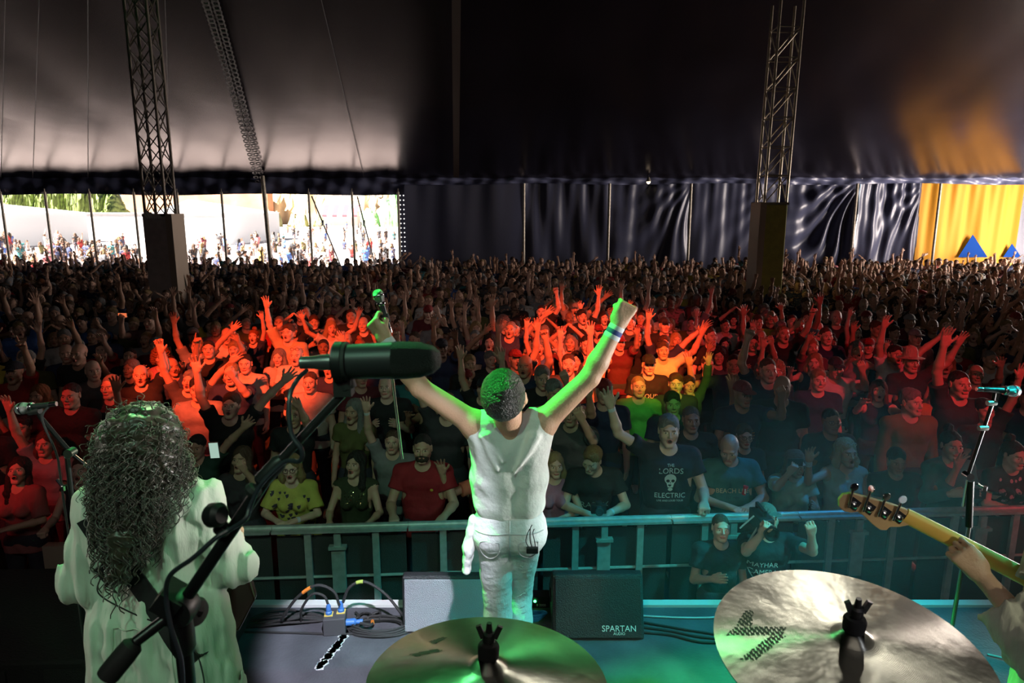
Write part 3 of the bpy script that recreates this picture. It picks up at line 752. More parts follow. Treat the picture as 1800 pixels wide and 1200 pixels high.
def lump(name, x0, x1, y, d, z1, mt, label, cat, seed, amp=.5, n=60):
    rs = random.Random(seed); m = MB(); W = x1 - x0
    def fn(u, v):
        a = math.pi * v; x = x0 + W * u; q = 1 + amp * .25 * (math.sin(x * .9 + seed) + math.sin(x * 2.3 + v * 7) * .6 + rs.uniform(-1.1, 1.1))
        e = min(1, 6 * u, 6 * (1 - u)) ** .5
        return Vector((x, y - d * math.cos(a) * q, z1 * math.sin(a) * q * e))
    m.grid(fn, n, 16); o = m.build(name, mt, smooth=True, auto=180); setp(o, label, cat); return o
a, b = P(10, 350, 150), P(214, 350, 150); lump('hedge', a.x, b.x, 150, 5, 11, M_HEDGE, 'long green hedge across the top of the field, behind the white marquees', 'hedge', 1, n=340)
a, b = P(214, 350, 170), P(470, 350, 170); m = MB(); m.box(((a.x + b.x) / 2, 172, 3.6), (b.x - a.x, 4, 11)); struct(m.build('wall_brick', M_BRICK))
a, b = P(455, 350, 190), P(700, 350, 190)
lump('grass_bank', a.x, b.x, 190, 14, 13, mat('pale_bank', (.50, .36, .20), .9, noise=.4, nscale=.25), 'pale grassy bank at the far end of the field', 'bank', 5, .2)
for i, (px, w_, h, c) in enumerate(((472, 5, 3.6, (.2, .2, .1)), (523, 4, 2.6, (.3, .28, .12)), (560, 3.5, 2.2, (.25, .25, .1)), (648, 4.5, 3.2, (.2, .33, .15)), (690, 4, 6.2, (.14, .33, .12)), (580, 1.6, 1.8, (.3, .16, .1)))):
    q = P(px, 360, 150); lump('bush', q.x - w_ / 2, q.x + w_ / 2, 150, 1.5, h, mat('bush_leaves', c, .85, noise=.5, nscale=1), ['low olive bush beside the pointed marquee', 'small yellow green bush on the pale bank', 'tiny bush on the pale bank', 'low green bush near the far canvas edge', 'tall bright green bush at the canvas edge', 'reddish bush on the pale bank'][i], 'bush', 20 + i, .5, 24)
q = P(601, 355, 140); T = empty('food_stall', (q.x, 140, 0), 0, 'small stall with a red and white striped awning in the field', 'stall')
m = MB(); m.box((0, 0, 1.2), (6.5, 3, 2.4)); m.build('stall_walls', mat('stall_cream', (.5, .42, .36), .8), T)
for k in range(7):
    m = MB(); m.add([(-3.5 + k, -2.4, 2.6), (-2.5 + k, -2.4, 2.6), (-2.5 + k, 0, 4.6), (-3.5 + k, 0, 4.6), (-3.5 + k, -2.4, 2.2), (-2.5 + k, -2.4, 2.2)], [(0, 1, 2, 3), (0, 4, 5, 1)])
    o = m.build('awning_stripe', mat('awning_red', (.5, .03, .04), .7) if k % 2 == 0 else M_MARQ, T); 

# ---- stage
m = MB(); m.box((0, -2.5, .475), (18, 12.96, .95)); st = struct(m.build('floor_stage', M_STAGE, bevel=0))
e0, e1 = PZ(430, 1072, .95), PZ(1300, 1058, .95); sl = (e1.y - e0.y) / (e1.x - e0.x)
m = MB(); m.box((0, 4.02, .93), (18, .06, .065)); o = struct(m.build('trim_stage_edge', mat('pale_edging', (.6, .62, .6), .5)))
m = MB(); rs = random.Random(3)
for i in range(26):
    t = i / 25; p = PZ(612 - 50 * t, 1108 + 66 * t, .95); 
    for _ in range(3): m.box((p.x + rs.uniform(-.014, .014), p.y + rs.uniform(-.02, .02), .952), (rs.uniform(.012, .035), rs.uniform(.02, .045), .004), Matrix.Rotation(rs.random() * 3, 3, 'Z'))
o = m.build('floor_tape', mat('worn_white_tape', (.55, .55, .56), .8)); setp(o, 'worn line of white tape on the lit stage floor', 'tape')
# ---- crowd barrier of one metre sections in front of the pit
M_BAR = mat('barrier_aluminium', (.42, .46, .44), .45, metal=.35, noise=.2, nscale=18)
M_BMESH = mat('barrier_sheet', (.05, .055, .055), .6, metal=.3, bump=.5, bscale=220)
BS = .06; BA = math.atan(BS)
def bary(x): return 4.83 + BS * x
blabels = ['at the end of the row, behind the guitarist shoulder', 'by the women in yellow and olive tops', 'behind the singer hips', 'by the boy with the camera', 'under the bald man in teal, by the camera crew', 'behind the bass headstock', 'in the red light behind the bass neck']
for k, xc in enumerate(np.arange(-2.30, 4.2, 1.0)):
    xc = float(xc) + .02
    T = empty('crowd_barrier', (xc, bary(xc), 0), BA, 'metal crowd barrier section ' + blabels[min(k, 6)], 'barrier', 'crowd barrier sections along the pit')
    m = MB(); m.tube([(-.5, 0, 1.13), (.5, 0, 1.13)], .026, 12); m.box((0, -.03, 1.12), (.99, .075, .018)); m.build('top_rail', M_BAR, T, smooth=True)
    for s in (-.24, .26):
        m = MB(); m.box((s, -.03, .55), (.05, .03, 1.12)); m.build('upright', M_BAR, T)
        for q in (-.045, .045):
            m = MB(); m.lathe([(.007, 0), (.007, .012)], 8, Matrix.Rotation(math.pi / 2, 3, 'X'), c=(s + q, -.045, 1.09)); m.build('bolt', M_CHROME, T)
    m = MB(); m.box((0, .012, .56), (.96, .008, 1.0)); m.build('mesh_panel', M_BMESH, T)
    m = MB(); m.tube([(-.5, -.02, .74), (.5, -.02, .74)], .012, 8); m.build('mid_rail', M_BAR, T, smooth=True)
    m = MB(); m.box((-.02, -.045, 1.045), (.05, .03, .10)); m.box((-.02, -.05, .99), (.13, .05, .025)); m.box((-.02, -.035, .80), (.10, .03, .36)); m.build('coupling_bracket', M_BAR, T)
    m = MB(); m.box((0, -.34, .02), (.98, .6, .02)); m.build('foot_plate', M_BAR, T)
# ------------------------------------------------------------------ things on the stage
STZ = .95
def text_obj(txt, size, mt, name='lettering', parent=None, M=None, extrude=.0008, surf=None, align='CENTER', spacing=1):
    cu = bpy.data.curves.new(name, 'FONT'); cu.body = txt; cu.size = size; cu.align_x = align; cu.align_y = 'CENTER'; cu.extrude = extrude; cu.space_character = spacing
    cu.resolution_u = 3
    o = bpy.data.objects.new(name, cu); COL.objects.link(o); me = bpy.data.meshes.new_from_object(o.evaluated_get(bpy.context.evaluated_depsgraph_get()))
    bpy.data.objects.remove(o); me.materials.clear(); me.materials.append(mt); me.name = name
    return me
def project(me, bvh, org, right, up, fwd, lift=.002):
    """lay a flat mesh (its x,y) on a surface: each vertex is cast along fwd from org + x*right + y*up"""
    for v in me.vertices:
        s = org + right * v.co.x + up * v.co.y; h = bvh.ray_cast(s, fwd)
        q = h[0] if h[0] is not None else s + fwd * .2
        v.co = q - fwd * (lift + max(0, v.co.z))
    me.update()
def bvh_of(me): return BVHTree.FromPolygons([v.co.copy() for v in me.vertices], [tuple(p.vertices) for p in me.polygons])

# --- stage monitors
M_GRILLE = mat('monitor_grille', (.20, .20, .22), .5, metal=.2, bump=.9, bscale=260)
M_MONI = mat('monitor_paint', (.02, .02, .022), .5, bump=.4, bscale=150)
def monitor(px0, px1, pyb, pyt, label, gm, brand=False, h=.35):
    a, b = PZ(px0, pyb, STZ), PZ(px1, pyb, STZ); W = b.x - a.x; y0 = (a.y + b.y) / 2
    d = ray((px0 + px1) / 2, pyt); y1 = (STZ + h - CAMZ) / d.z * d.y; 
    T = empty('stage_monitor', ((a.x + b.x) / 2, y0, STZ), 0, label, 'monitor speaker', 'stage monitors'); dy = y1 - y0
    side = [(0, 0), (dy, h), (dy + .06, h), (.34 + dy, .10), (.34 + dy, 0)]
    M = Matrix(((0, 0, 1), (1, 0, 0), (0, 1, 0))).to_3x3()
    m = MB(); m.prism(side, W, M); m.build('cabinet', M_MONI, T, bevel=.012)
    n = Vector((0, -h, dy)).normalized(); mid = Vector((0, dy / 2, h / 2)); L = math.hypot(dy, h)
    Mg = Matrix((Vector((1, 0, 0)), n.cross(Vector((1, 0, 0))), n)).transposed()
    m = MB(); m.box(mid + n * .008, (W - .03, L - .03, .014), Mg); m.build('grille', gm, T, bevel=.004)
    for s in (-1, 1):
        m = MB(); m.box((s * (W / 2 + .004), dy + .1, .16), (.008, .11, .03)); m.build('handle', M_RUBBER, T)
    if brand:
        for tx, sz, oy in (('SPARTAN', .048, -.118), ('AUDIO', .022, -.146)):
            me = text_obj(tx, sz, M_WHITEPRINT); o = link('brand_lettering', me, T)
            up = n.cross(Vector((1, 0, 0))); up = up if up.z > 0 else -up
            MM = Matrix((Vector((1, 0, 0)), up, Vector((1, 0, 0)).cross(up))).transposed().to_4x4(); MM.translation = mid + n * .0165 + up * oy + Vector((.12, 0, 0)); o.matrix_local = MM
    return T
M_GRILLE_LIT = mat('lit_grille', (.42, .42, .46), .45, metal=.1, bump=.9, bscale=260)  # grey grille made paler, the floor light put into its colour
monitor(708, 872, 1112, 1013, 'pale lit wedge monitor speaker at the stage edge, left of the singer', M_GRILLE_LIT)
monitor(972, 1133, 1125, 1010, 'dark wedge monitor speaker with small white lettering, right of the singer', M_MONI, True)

# --- power box and its cables
bx = PZ(590, 1108, STZ); T = empty('power_box', bx, .12, 'small black power distribution box with plugs on the lit stage floor', 'power box')
m = MB(); m.box((0, 0, .055), (.13, .11, .11)); m.build('case', mat('box_grey', (.06, .06, .065), .6), T, bevel=.006)
M_BLUE = mat('blue_plug', (.05, .16, .45), .4); M_ORANGE = mat('orange_tape', (.7, .22, .03), .6); M_YG = mat('green_tape', (.35, .45, .08), .6)
for k, (x, y) in enumerate(((-.035, .0), (.035, .02))):
    m = MB(); m.lathe([(.020, .11), (.020, .13), (.015, .135), (.015, .165), (.008, .18)], 12, c=(x, y, 0)); m.build('plug', M_BLUE, T, smooth=True)
    m = MB(); m.box((x, y, .113), (.05, .045, .006)); m.build('socket_lid', mat('socket_yellow', (.6, .45, .1), .5), T)
m = MB(); m.lathe([(.022, 0), (.022, .05), (.014, .06), (.014, .10)], 12, Matrix.Rotation(math.pi / 2, 3, 'Y'), c=(.065, 0, .05)); m.build('plug', M_BLUE, T, smooth=True)
def cable(pts, r, label, mt=M_RUBBER, g='cables on the stage', band=None):
    m = MB(); m.tube(bez(pts, 10), r, 8); o = m.build('cable', mt, smooth=True); setp(o, label, 'cable', g)
    if band:
        q = bez(pts, 10); i = int(len(q) * band[0]); m = MB(); m.tube(q[i:i + 5], r * 1.25, 8); m.build('tape_band', band[1], o, smooth=True)
    return o
def fl(px, py, up=0): q = PZ(px, py, STZ); return (q.x, q.y, STZ + .008 + up)
B = lambda x, z, y=0: (bx.x + x, bx.y + y, STZ + z)
cable([B(.03, .17), B(0, .26), B(-.10, .30), B(-.22, .22), B(-.32, .08), fl(500, 1090), fl(470, 1098)], .009, 'black cable arching from the left plug of the power box towards the guitarist', band=(.38, M_ORANGE))
cable([B(-.035, .17), B(-.06, .23), B(-.13, .24), B(-.20, .14), fl(525, 1097), fl(470, 1100), fl(440, 1104)], .008, 'thin black cable looping low behind the power box')
cable([B(.045, .17, .03), B(.09, .27, .03), B(.18, .30, .04), B(.30, .22, .04), B(.40, .10, .02), fl(715, 1090)], .009, 'black cable with a green band curving from the power box to the pale monitor', band=(.3, M_YG))
cable([B(.15, .05), B(.22, .04), fl(660, 1088), fl(712, 1086)], .009, 'black cable running straight from the box side to the pale monitor', band=(.4, M_ORANGE))
rs = random.Random(5)
for k in range(7):
    pts = [fl(430 + rs.uniform(-8, 8), 1104 - k * 1.5), fl(465, 1102 - k * 3 + rs.uniform(-3, 3), .01), fl(505, 1100 - k * 3 + rs.uniform(-4, 3), .02), fl(545, 1094 - k * 2 + rs.uniform(-3, 3), .01), fl(570, 1092 - k)]
    cable(pts, .0075, 'black cable bunched on the floor left of the power box, ' + ['nearest the camera', 'second', 'third', 'fourth', 'fifth', 'sixth', 'furthest back'][k], g='bunched cables left of the power box')
cc = PZ(668, 1106, STZ); m = MB()
for k in range(7):
    r_ = .15 - .007 * k
    for_ = [(cc.x + r_ * math.cos(t) * 1.25 + rs.uniform(-.006, .006), cc.y + .6 * r_ * math.sin(t), STZ + .01 + .010 * (k % 4) + .004 * math.sin(3 * t + k)) for t in np.linspace(0, 6.28, 36)[:-1]]
    m.tube(for_, .008, 6, closed=True)
o = m.build('cable_coil', M_RUBBER, smooth=True); setp(o, 'coil of black cable lying against the pale monitor', 'cable')
m = MB(); m.tube(bez([(cc.x - .18 + .02 * math.sin(i * 1.9) + .02 * i, cc.y + .10 + .05 * math.cos(i * 1.9), STZ + .02 + .012 * (i % 3)) for i in range(10)], 6), .007, 6)
o = m.build('cable_tangle', M_RUBBER, smooth=True); setp(o, 'small tangle of curly cable beside the power box', 'cable')
cable([fl(430, 1112), fl(520, 1114), fl(600, 1116), fl(690, 1112)], .006, 'thin cable lying straight across the lit floor in front of the power box')
cable([fl(1130, 1084), fl(1190, 1087), fl(1250, 1087), fl(1310, 1082), fl(1360, 1085)], .006, 'pale thin cable in the teal haze behind the right cymbal', mat('pale_wire', (.4, .5, .5), .5))
for k in range(3): cable([fl(1130, 1095 + 9 * k), fl(1180, 1104 + 7 * k), fl(1230, 1112 + 9 * k), fl(1290, 1118 + 6 * k), fl(1400, 1105 + 10 * k)], .007, ['upper', 'middle', 'lowest'][k] + ' of the three dark cables sagging across the teal floor')
cable([fl(1735, 1152), fl(1760, 1158), fl(1800, 1172), fl(1850, 1200)], .006, 'pale cable on the floor under the bass player', mat('pale_wire2', (.35, .45, .4), .5))
# small devices between the monitors
q = PZ(948, 1062, STZ); T = empty('effects_box', q, 0, 'small dark box with a glowing green light beside the singer leg', 'device')
m = MB(); m.box((0, 0, .04), (.14, .08, .08)); m.build('case', M_BLACKP, T, bevel=.004)
m = MB(); m.lathe([(.006, 0), (.009, .003), (.006, .006)], 10, Matrix.Rotation(math.pi / 2, 3, 'X'), c=(-.03, -.042, .05)); m.build('indicator', mat('green_led', (.1, 1, .2), .3, emit=(.05, 1, .2), es=14), T)
link('label_print', text_obj('8 2000', .022, M_WHITEPRINT), T, Matrix.Translation((.01, -.042, .02)) @ Matrix.Rotation(math.pi / 2, 4, 'X'))
q = PZ(936, 1092, STZ); m = MB()
for i in range(9): m.tube(bez([(q.x + .05 * math.cos(t + i) * (1 + .1 * i % 2), q.y + .03 * math.sin(t + i), STZ + .02 + .005 * i) for t in np.linspace(0, 5.5, 8)], 4), .006, 5)
o = m.build('blue_cable_loop', mat('blue_cable', (.02, .25, .45), .4), smooth=True); setp(o, 'loop of blue cable at the foot of the singer', 'cable')
# long low black riser edge by the guitarist
a = PZ(-60, 1036, STZ + .42)
T = empty('subwoofer', (-2.75, 3.35, STZ), .04, 'long black speaker cabinet at the stage edge, left of the guitarist', 'speaker')
m = MB(); m.box((0, 0, .19), (2.3, .9, .38)); m.build('cabinet', mat('black_paint', (.012, .013, .012), .75, bump=.3, bscale=90), T, bevel=.015)
for s in (-.8, .0, .8):
    m = MB(); m.box((s, -.456, .19), (.62, .012, .30)); m.build('grille', M_GRILLE if False else mat('dark_grille', (.015, .017, .015), .7, bump=.5, bscale=200), T)
T = empty('foot_pedal', PZ(60, 1196, STZ), .3, 'foot pedal catching green light at the lower left of the stage', 'pedal')
m = MB(); m.box((0, 0, .03), (.26, .12, .06)); m.build('body', mat('pedal_green_lit', (.05, .12, .07), .3, metal=.6), T, bevel=.006)  # green light put into the pedal's base colour
for s in (-.08, 0, .08):
    m = MB(); m.lathe([(.014, .06), (.014, .08), (.008, .082)], 12, c=(s, 0, 0)); m.build('knob', M_CHROME, T, smooth=True)
T = empty('lamp_clamp', PZ(146, 1186, STZ), 0, 'small black stand base beside the guitarist shirt', 'stand')
m = MB(); m.lathe([(.07, 0), (.065, .03), (.02, .05), (.015, .16), (.03, .18), (.02, .2)], 16); m.build('base', M_BLACKM, T, smooth=True)
m = MB(); m.tube([(0, 0, .18), (.06, 0, .26), (.1, 0, .18)], .008, 6); m.build('bracket', M_CHROME, T, smooth=True)

# --- microphones
def vocal_mic(name, tip, tail, label, parent=None, L=.17, green=None):
    """handheld microphone, round grille at tip"""
    d = (Vector(tip) - Vector(tail)).normalized(); M = rotto(d); T = empty(name, tail, 0, label, 'microphone'); 
    m = MB(); m.lathe([(.010, 0), (.0115, .004), (.0115, .03), (.013, .05), (.0155, .11), (.017, L - .045)], 18, M); m.build('handle', M_MICB, T, smooth=True)
    m = MB(); m.lathe([(.018, L - .046), (.0205, L - .042), (.0205, L - .034), (.018, L - .030)], 18, M); m.build('collar', M_CHROME, T, smooth=True)
    m = MB(); m.lathe([(.018, L - .030), (.0245, L - .012), (.0255, L + .004), (.0225, L + .018), (.013, L + .027), (.002, L + .029)], 20, M); m.build('grille_head', M_MICG, T, smooth=True)
    m = MB(); m.lathe([(.0235, L - .006), (.0262, L - .002), (.0262, L + .003), (.0245, L + .006)], 20, M, cap=False); m.build('grille_band', M_CHROME, T, smooth=True)
    m = MB(); m.lathe([(.0095, -.028), (.011, -.02), (.011, 0)], 14, M); m.build('connector', M_CHROME, T, smooth=True)
    return T
M_MICB = mat('mic_body', (.05, .052, .055), .35, metal=.4); M_MICG = mat('mic_grille', (.45, .45, .47), .4, metal=.8, bump=1, bscale=900)
# left microphone on a boom stand at the stage front
YL = 2.75
tail, tip = P(88, 711, YL), P(38, 718, YL); T = vocal_mic('vocal_microphone', tip, tail, 'silver-headed vocal microphone lit green, on the boom stand left of the long-haired guitarist', L=.118)
T = empty('microphone_stand', P(121, 900, YL), 0, 'black boom microphone stand left of the long-haired guitarist', 'microphone stand', 'boom stands at the stage front'); base = T.location.copy()
def lp(T, p): return Vector(p) - T.location
piv = P(124, 795, YL)
m = MB(); m.tube([lp(T, P(66, 722, YL)), lp(T, P(72, 734, YL)), lp(T, piv)], .0095, 10); m.build('boom_arm', M_BLACKM, T, smooth=True)
m = MB(); m.tube([lp(T, piv), lp(T, P(158, 822, YL))], .006, 8); m.build('boom_tail', M_CHROME, T, smooth=True)
m = MB(); m.lathe([(.019, -.02), (.019, .02)], 16, Matrix.Rotation(math.pi / 2, 3, 'X'), c=lp(T, piv)); m.tube([lp(T, piv), lp(T, P(118, 804, YL))], .012, 8); m.build('clutch', mat('clutch_metal', (.2, .25, .2), .3, metal=.9), T, smooth=True)
m = MB(); m.tube([lp(T, P(118, 800, YL)), Vector((.0, 0, STZ - base.z))], .0105, 10); m.build('pole', M_BLACKM, T, smooth=True)
m = MB(); m.tube([lp(T, P(100, 842, YL)), lp(T, P(113, 858, YL))], .007, 8); m.lathe([(.012, -.01), (.012, .01)], 10, c=lp(T, P(113, 857, YL))); m.build('height_clutch', M_CHROME, T, smooth=True)
for k in range(3):
    g = k * 2.09 + .5; m = MB(); m.tube([(0, 0, STZ - base.z + .22), (.32 * math.cos(g), .32 * math.sin(g), STZ - base.z + .012)], .009, 8); m.build('leg', M_BLACKM, T, smooth=True)
m = MB(); c0 = lp(T, P(60, 722, YL)); m.lathe([(.016, -.025), (.018, .02)], 12, rotto(tip - tail), c=c0); m.build('microphone_clip', M_RUBBER, T, smooth=True)
m = MB(); m.tube(bez([lp(T, tail), lp(T, P(80, 735, YL)) + Vector((0, -.02, 0)), lp(T, P(100, 800, YL)), lp(T, P(112, 880, YL)), Vector((.02, -.03, STZ - base.z + .02))], 8), .0045, 6); m.build('cable', M_RUBBER, T, smooth=True)
# right microphone and stand
YRr = 2.95
tail, tip = P(1727, 684, YRr), P(1782, 687, YRr); vocal_mic('vocal_microphone', tip, tail, 'silver-headed vocal microphone lit green above the bass headstock', L=.14)
T = empty('microphone_stand', P(1694, 900, YRr), 0, 'black boom microphone stand behind the bass neck', 'microphone stand', 'boom stands at the stage front'); base = T.location.copy()
piv = P(1701, 836, YRr)
m = MB(); m.tube([lp(T, P(1748, 690, YRr)), lp(T, P(1745, 706, YRr)), lp(T, piv)], .008, 10); m.build('boom_arm', M_BLACKM, T, smooth=True)
for px, py in ((1743, 708), (1728, 752)):
    m = MB(); m.lathe([(.012, -.02), (.014, 0), (.012, .02)], 12, Matrix.Rotation(math.pi / 2, 3, 'Y'), c=lp(T, P(px, py, YRr))); m.build('boom_collar', mat('collar_metal', (.5, .52, .5), .3, metal=.9), T, smooth=True)  # collars in plain pale grey metal
m = MB(); m.lathe([(.018, -.02), (.018, .02)], 16, Matrix.Rotation(math.pi / 2, 3, 'X'), c=lp(T, piv)); m.build('clutch', M_CHROME, T, smooth=True)
m = MB(); m.tube([lp(T, piv), lp(T, P(1692, 890, YRr))], .006, 8); m.build('boom_tail', M_CHROME, T, smooth=True)
m = MB(); m.tube([lp(T, P(1706, 845, YRr)), lp(T, P(1703, 925, YRr))], .015, 12); m.build('upper_tube', M_BLACKM, T, smooth=True)
m = MB(); m.tube([lp(T, P(1703, 925, YRr)), Vector((0, 0, STZ - base.z))], .0095, 10); m.build('pole', mat('bright_tube', (.6, .6, .56), .25, metal=1), T, smooth=True)
m = MB(); m.tube([lp(T, P(1718, 850, YRr)), lp(T, P(1730, 858, YRr))], .006, 8); m.lathe([(.012, -.01), (.012, .01)], 10, c=lp(T, P(1730, 858, YRr))); m.build('wing_bolt', M_CHROME, T, smooth=True)
for k in range(3):
    g = k * 2.09 + .2; m = MB(); m.tube([(0, 0, STZ - base.z + .22), (.32 * math.cos(g), .32 * math.sin(g), STZ - base.z + .012)], .009, 8); m.build('leg', M_BLACKM, T, smooth=True)

# --- big boom stand and microphone close to the camera
Yf = .98
M_MICD = mat('mic_dark_grey', (.045, .047, .05), .42, metal=.3); M_MICD2 = mat('mic_windshield', (.02, .022, .022), .55, bump=.6, bscale=700)
piv = P(316, 1068, .94)
a, b = P(588, 636, Yf), P(776, 631, Yf); d = (b - a).normalized(); L = (b - a).length; M = rotto(d)
T = empty('condenser_microphone', a, 0, 'large dark microphone on the foreground boom stand, level across the view', 'microphone')
m = MB(); m.lathe([(.016, 0), (.0245, .004), (.026, .03), (.0268, L * .42), (.0275, L * .55)], 30, M); m.build('body', M_MICD, T, smooth=True)
m = MB(); m.lathe([(.0275, L * .55), (.028, L * .66), (.0262, L * .80), (.021, L * .92), (.012, L * .985), (.003, L)], 30, M); m.build('windshield', M_MICD2, T, smooth=True)
m = MB(); m.lathe([(.0255, -.001), (.030, .002), (.030, .014), (.0265, .018)], 26, M); m.build('rear_ring', M_BLACKP, T, smooth=True)
m = MB(); m.lathe([(.009, -.050), (.0095, -.03), (.0115, -.02), (.0125, 0)], 18, M); m.build('connector', mat('connector_metal', (.35, .36, .37), .3, metal=.9), T, smooth=True)
T = empty('microphone_stand', (piv.x, piv.y, STZ), 0, 'large black boom microphone stand in front of the long-haired guitarist', 'microphone stand'); 
lt = P(612, 682, Yf); cw0, cw1 = P(238, 1128, .90), P(192, 1184, .88)
jn = P(480, 823, .965)
m = MB(); m.tube([lp(T, lt), lp(T, jn)], .0068, 14); m.build('boom_inner_tube', mat('tube_satin', (.10, .10, .10), .25, metal=.8), T, smooth=True)
m = MB(); m.tube([lp(T, jn), lp(T, piv)], .0095, 14); m.build('boom_outer_tube', M_BLACKM, T, smooth=True)
m = MB(); M2 = rotto(lt - jn); m.lathe([(.0095, -.03), (.0125, -.026), (.0125, .012), (.0085, .02)], 16, M2, c=lp(T, jn)); m.build('boom_collar', M_BLACKP, T, smooth=True)
m = MB(); m.tube([lp(T, piv), lp(T, cw0)], .0085, 12); m.build('boom_tail', M_BLACKM, T, smooth=True)
m = MB(); M3 = rotto(cw1 - cw0); Lw = (cw1 - cw0).length; m.lathe([(.0095, 0), (.0155, .006), (.0165, .02), (.0165, Lw), (.015, Lw + .006), (.004, Lw + .008)], 18, M3, c=lp(T, cw0)); m.build('counterweight', M_RUBBER, T, smooth=True)
m = MB(); m.lathe([(.024, -.018), (.026, -.012), (.026, .012), (.024, .018)], 22, Matrix.Rotation(math.pi / 2, 3, 'X'), c=lp(T, piv)); m.box(lp(T, piv) + Vector((-.012, 0, .016)), (.055, .035, .03), rotto(lt - piv)); m.build('clutch', M_BLACKP, T, smooth=True)
kn = P(352, 1074, .96)
m = MB(); m.lathe([(.020, -.012), (.0225, -.006), (.0225, .008), (.019, .014), (.008, .016)], 22, rotto(Vector((1, -.35, 0))), c=lp(T, kn) - Vector((.012, 0, 0))); m.tube([lp(T, piv), lp(T, kn)], .010, 10); m.build('clutch_knob', M_RUBBER, T, smooth=True)
m = MB(); m.tube([Vector((0, 0, piv.z - STZ)), Vector((0, 0, .3))], .0125, 16); m.build('pole', M_BLACKM, T, smooth=True)
m = MB(); m.lathe([(.014, 0), (.018, .01), (.018, .06), (.014, .075)], 18, c=(0, 0, piv.z - STZ - .075)); m.build('pole_collar', M_BLACKP, T, smooth=True)
for k in range(3):
    g = k * 2.09 + .9; m = MB(); m.tube([(0, 0, .34), (.36 * math.cos(g), .36 * math.sin(g), .012)], .010, 8); m.build('leg', M_BLACKM, T, smooth=True)
# clip
cl = P(603, 655, Yf); m = MB(); m.lathe([(.0275, -.010), (.0295, -.009), (.0295, .009), (.0275, .010)], 24, M, c=lp(T, P(601, 636, Yf))); m.tube([lp(T, cl) + Vector((0, 0, .0)), lp(T, lt)], .0135, 12); m.box(lp(T, P(604, 668, Yf)), (.026, .024, .045)); m.build('microphone_clip', M_RUBBER, T, smooth=True)
cab = [P(540, 650, Yf), P(522, 668, Yf), P(509, 700, .96), P(512, 760, .94), P(530, 790, .93), P(527, 810, .93), P(500, 812, .94), P(460, 850, .93), P(440, 890, .92), P(432, 912, .91), P(405, 930, .91), P(380, 945, .90), P(340, 980, .89), P(300, 1010, .90), P(292, 1045, .91), P(300, 1100, .90), P(318, 1160, .89), P(322, 1230, .88)]
m = MB(); m.tube(bez([lp(T, p) for p in cab], 10), .0035, 8); m.build('cable', mat('cable_black', (.03, .035, .045), .3), T, smooth=True)
for t in (P(445, 862, .945), P(390, 930, .94)):
    m = MB(); m.lathe([(.011, -.006), (.013, 0), (.011, .006)], 14, rotto(lt - piv), c=lp(T, t)); m.build('cable_tie', M_RUBBER, T, smooth=True)
m = MB(); m.lathe([(.014, -.012), (.018, -.006), (.018, .008), (.012, .014)], 18, rotto(Vector((1, -.4, .2))), c=lp(T, P(378, 905, .93))); m.tube([lp(T, P(378, 905, .93)), lp(T, P(395, 925, .94))], .007, 8); m.build('boom_knob', M_BLACKP, T, smooth=True)

# --- cymbals
def cymbal_mat():
    m = mat('cymbal_bronze', (.37, .37, .32), .34, metal=1, noise=.3, nscale=9); nt = m.node_tree; N = nt.nodes; L = nt.links; b = N['Principled BSDF']
    b.inputs['Anisotropic'].default_value = .85; b.inputs['Anisotropic Rotation'].default_value = .25
    tg = N.new('ShaderNodeTangent'); tg.direction_type = 'RADIAL'; tg.axis = 'Z'; L.new(tg.outputs[0], b.inputs['Tangent'])
    tc = N.new('ShaderNodeTexCoord'); vl = N.new('ShaderNodeVectorMath'); vl.operation = 'LENGTH'; L.new(tc.outputs['Object'], vl.inputs[0])
    ml = N.new('ShaderNodeMath'); ml.operation = 'MULTIPLY'; ml.inputs[1].default_value = 2600; L.new(vl.outputs['Value'], ml.inputs[0])
    sn = N.new('ShaderNodeMath'); sn.operation = 'SINE'; L.new(ml.outputs[0], sn.inputs[0])
    nz = N.new('ShaderNodeTexNoise'); nz.inputs['Scale'].default_value = 16; nz.inputs['Detail'].default_value = 3; L.new(tc.outputs['Object'], nz.inputs['Vector'])
    ad = N.new('ShaderNodeMath'); ad.operation = 'MULTIPLY_ADD'; ad.inputs[1].default_value = .03; L.new(sn.outputs[0], ad.inputs[0]); L.new(nz.outputs[0], ad.inputs[2])
    bp = N.new('ShaderNodeBump'); bp.inputs['Strength'].default_value = .35; bp.inputs['Distance'].default_value = .006; L.new(ad.outputs[0], bp.inputs['Height']); L.new(bp.outputs[0], b.inputs['Normal'])
    return m
M_CYM = cymbal_mat(); M_CPRINT = mat('cymbal_print', (.02, .025, .025), .5)
